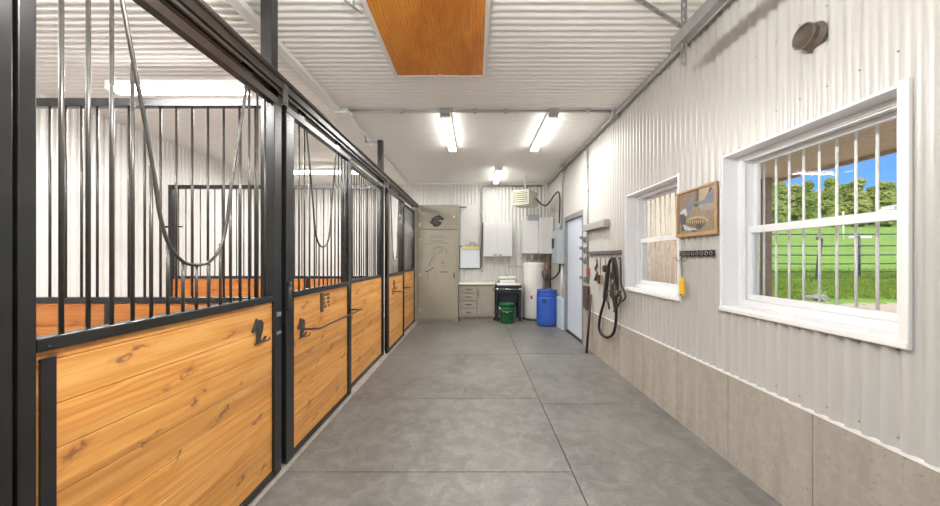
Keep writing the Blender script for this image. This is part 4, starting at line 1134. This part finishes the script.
m = MB(); m.box(28.0, 29.2, 25, 25.5, 2.95, 3.12, .04)
tag(obj('water_trough', m, M['whitepaint']), 'small white trough far out in the field beyond the fence', 'trough')
# grass blades nearest the fence
random.seed(5); m = MB(); m.keep = True
for k in range(9000):
    y = random.uniform(8.2, 14); x = y * random.uniform(.78, 1.32); z = gz(x, y); hgt = random.uniform(.08, .24); a = random.random() * PI; w = .012
    dx, dy = math.cos(a) * w, math.sin(a) * w; lx, ly = random.uniform(-.06, .06), random.uniform(-.06, .06)
    v = [m.bm.verts.new(q) for q in ((x - dx, y - dy, z - .01), (x + dx, y + dy, z - .01), (x + lx, y + ly, z + hgt))]
    m.bm.faces.new(v)
tag(obj('meadow_grass', m, M['blade']), 'bright green meadow grass around the pipe fence', 'grass', kind='stuff')
# trees beyond the field
random.seed(21)
TREE = ('leafy green tree in the wood beyond the field, seen through the near window', 'trees beyond the field')
def tree(x, y, hgt, wid, mt):
    z = gz(x, y)
    t = thing('tree', (x, y, z), TREE[0], 'tree', TREE[1])
    m = MB(); m.tube([(x, y, z - .3), (x + .1, y, z + hgt * .5)], [.25, .12], 7); obj('trunk', m, M['bark'], t)
    m = MB(); m.keep = True
    for k in range(7):
        f = k / 6; cx = x + random.uniform(-.13, .13) * wid; cy = y + random.uniform(-.1, .1) * wid; cz = z + hgt * (.16 + .70 * f)
        r = wid * random.uniform(.34, .42) * (1.1 - .5 * f)
        g = bmesh.ops.create_icosphere(m.bm, subdivisions=4, radius=1)
        sd = Vector((random.random() * 50, random.random() * 50, random.random() * 50))
        for v in g['verts']:
            n = noise.noise(v.co * 2.2 + sd) * .30 + noise.noise(v.co * 7 + sd) * .26 + noise.noise(v.co * 16 + sd) * .20
            v.co = Vector((cx, cy, cz)) + v.co * r * (1 + n)
    obj('crown', m, mt, t)
    return t
protos = []; k = 0
for row, (yy, n) in enumerate(((64, 8), (70.6, 9), (77.2, 9))):
    for i in range(n):
        f = (i + .5 * row + random.uniform(-.05, .05)) / n
        x = yy * (.72 + .66 * f); y = yy + random.uniform(-.4, .4)
        if k < 8:
            protos.append(tree(x, y, random.uniform(8.2, 10.2), random.uniform(3.3, 3.6), M[('leaf_a', 'leaf_b', 'leaf_a', 'leaf_c')[k % 4]]))
        else:
            p = random.choice(protos); dup(p, Vector((x, y, gz(x, y))) - p.location)
        k += 1

hm = MB(); hm.keep = True
hx = [50 + 1.0 * i for i in range(90)]; hy = [82 + 1.5 * j for j in range(14)]
hv = [[hm.bm.verts.new((x, y, 8.8 + 9.6 * math.sin(min(1, (y - 82) / 16) * PI / 2) + 1.0 * noise.noise(Vector((x * .16, y * .1, 3))) + .9 * noise.noise(Vector((x * .7, y * .7, 1))))) for y in hy] for x in hx]
for i in range(len(hx) - 1):
    for j in range(len(hy) - 1):
        f = hm.bm.faces.new((hv[i][j], hv[i + 1][j], hv[i + 1][j + 1], hv[i][j + 1])); f.smooth = True
struct('hill', hm, M['leaf_a'])

# ------------------------------------------------------------------ sky and sun
w = bpy.data.worlds.new('World'); SC.world = w; w.use_nodes = True; nt = w.node_tree
for n in list(nt.nodes): nt.nodes.remove(n)
out = N(nt, 'ShaderNodeOutputWorld'); bg = N(nt, 'ShaderNodeBackground')
tc = N(nt, 'ShaderNodeTexCoord'); sep = N(nt, 'ShaderNodeSeparateXYZ'); nt.links.new(tc.outputs['Generated'], sep.inputs[0])
sky = ramp(nt, sep.outputs[2], [(.0, (.40, .62, .92)), (.12, (.20, .46, .90)), (.30, (.085, .30, .86)), (1, (.05, .2, .70))])
mp = N(nt, 'ShaderNodeMapping'); mp.inputs['Scale'].default_value = (1.2, 1.2, 5.0); nt.links.new(tc.outputs['Generated'], mp.inputs[0])
cl = ramp(nt, noise_tex(nt, mp.outputs[0], 2.4, 6, .6, .4), [(.50, (0, 0, 0)), (.68, (1, 1, 1))])
def sstep(v, lo, hi):
    m = N(nt, 'ShaderNodeMapRange', interpolation_type='SMOOTHSTEP')
    m.inputs[1].default_value = lo; m.inputs[2].default_value = hi; nt.links.new(v, m.inputs[0]); return m.outputs[0]
fill_bank = math_n(nt, 'MAXIMUM', math_n(nt, 'MULTIPLY', sstep(sep.outputs[2], .36, .6), .75), sstep(sep.outputs[0], .775, .85))   # unseen cloud banks overhead and east, added to brighten window bars and soffit
cov = math_n(nt, 'MAXIMUM', cl, fill_bank)
nt.links.new(mix(nt, sky, (1.7, 1.7, 1.72), cov), bg.inputs[0]); bg.inputs[1].default_value = .7
nt.links.new(bg.outputs[0], out.inputs[0])
sd = bpy.data.lights.new('sun', 'SUN'); sd.energy = 3.2; sd.angle = .01; sd.color = (1, .95, .86)
so = bpy.data.objects.new('sun', sd); COL.objects.link(so)
so.rotation_euler = Vector((-.30, -.60, .74)).to_track_quat('Z', 'Y').to_euler()

# ------------------------------------------------------------------ camera and view
cd = bpy.data.cameras.new('camera'); cam = bpy.data.objects.new('camera', cd); COL.objects.link(cam)
cam.location = (0, 0, 1.5); cam.rotation_euler = (PI / 2, 0, 0)
cd.sensor_width = 36; cd.lens = 340 / 940 * 36; cd.shift_x = -5 / 940; cd.shift_y = 5 / 940; cd.clip_start = .02; cd.clip_end = 500
SC.camera = cam
vs = SC.view_settings; SC.display_settings.display_device = 'sRGB'
vs.view_transform = 'Standard'; vs.look = 'None'; vs.gamma = 1; vs.use_curve_mapping = False; vs.exposure = 0.80
cy = SC.cycles
cy.use_denoising = True; cy.max_bounces = 10; cy.diffuse_bounces = 6; cy.glossy_bounces = 4; cy.transparent_max_bounces = 12; cy.sample_clamp_indirect = 6.0
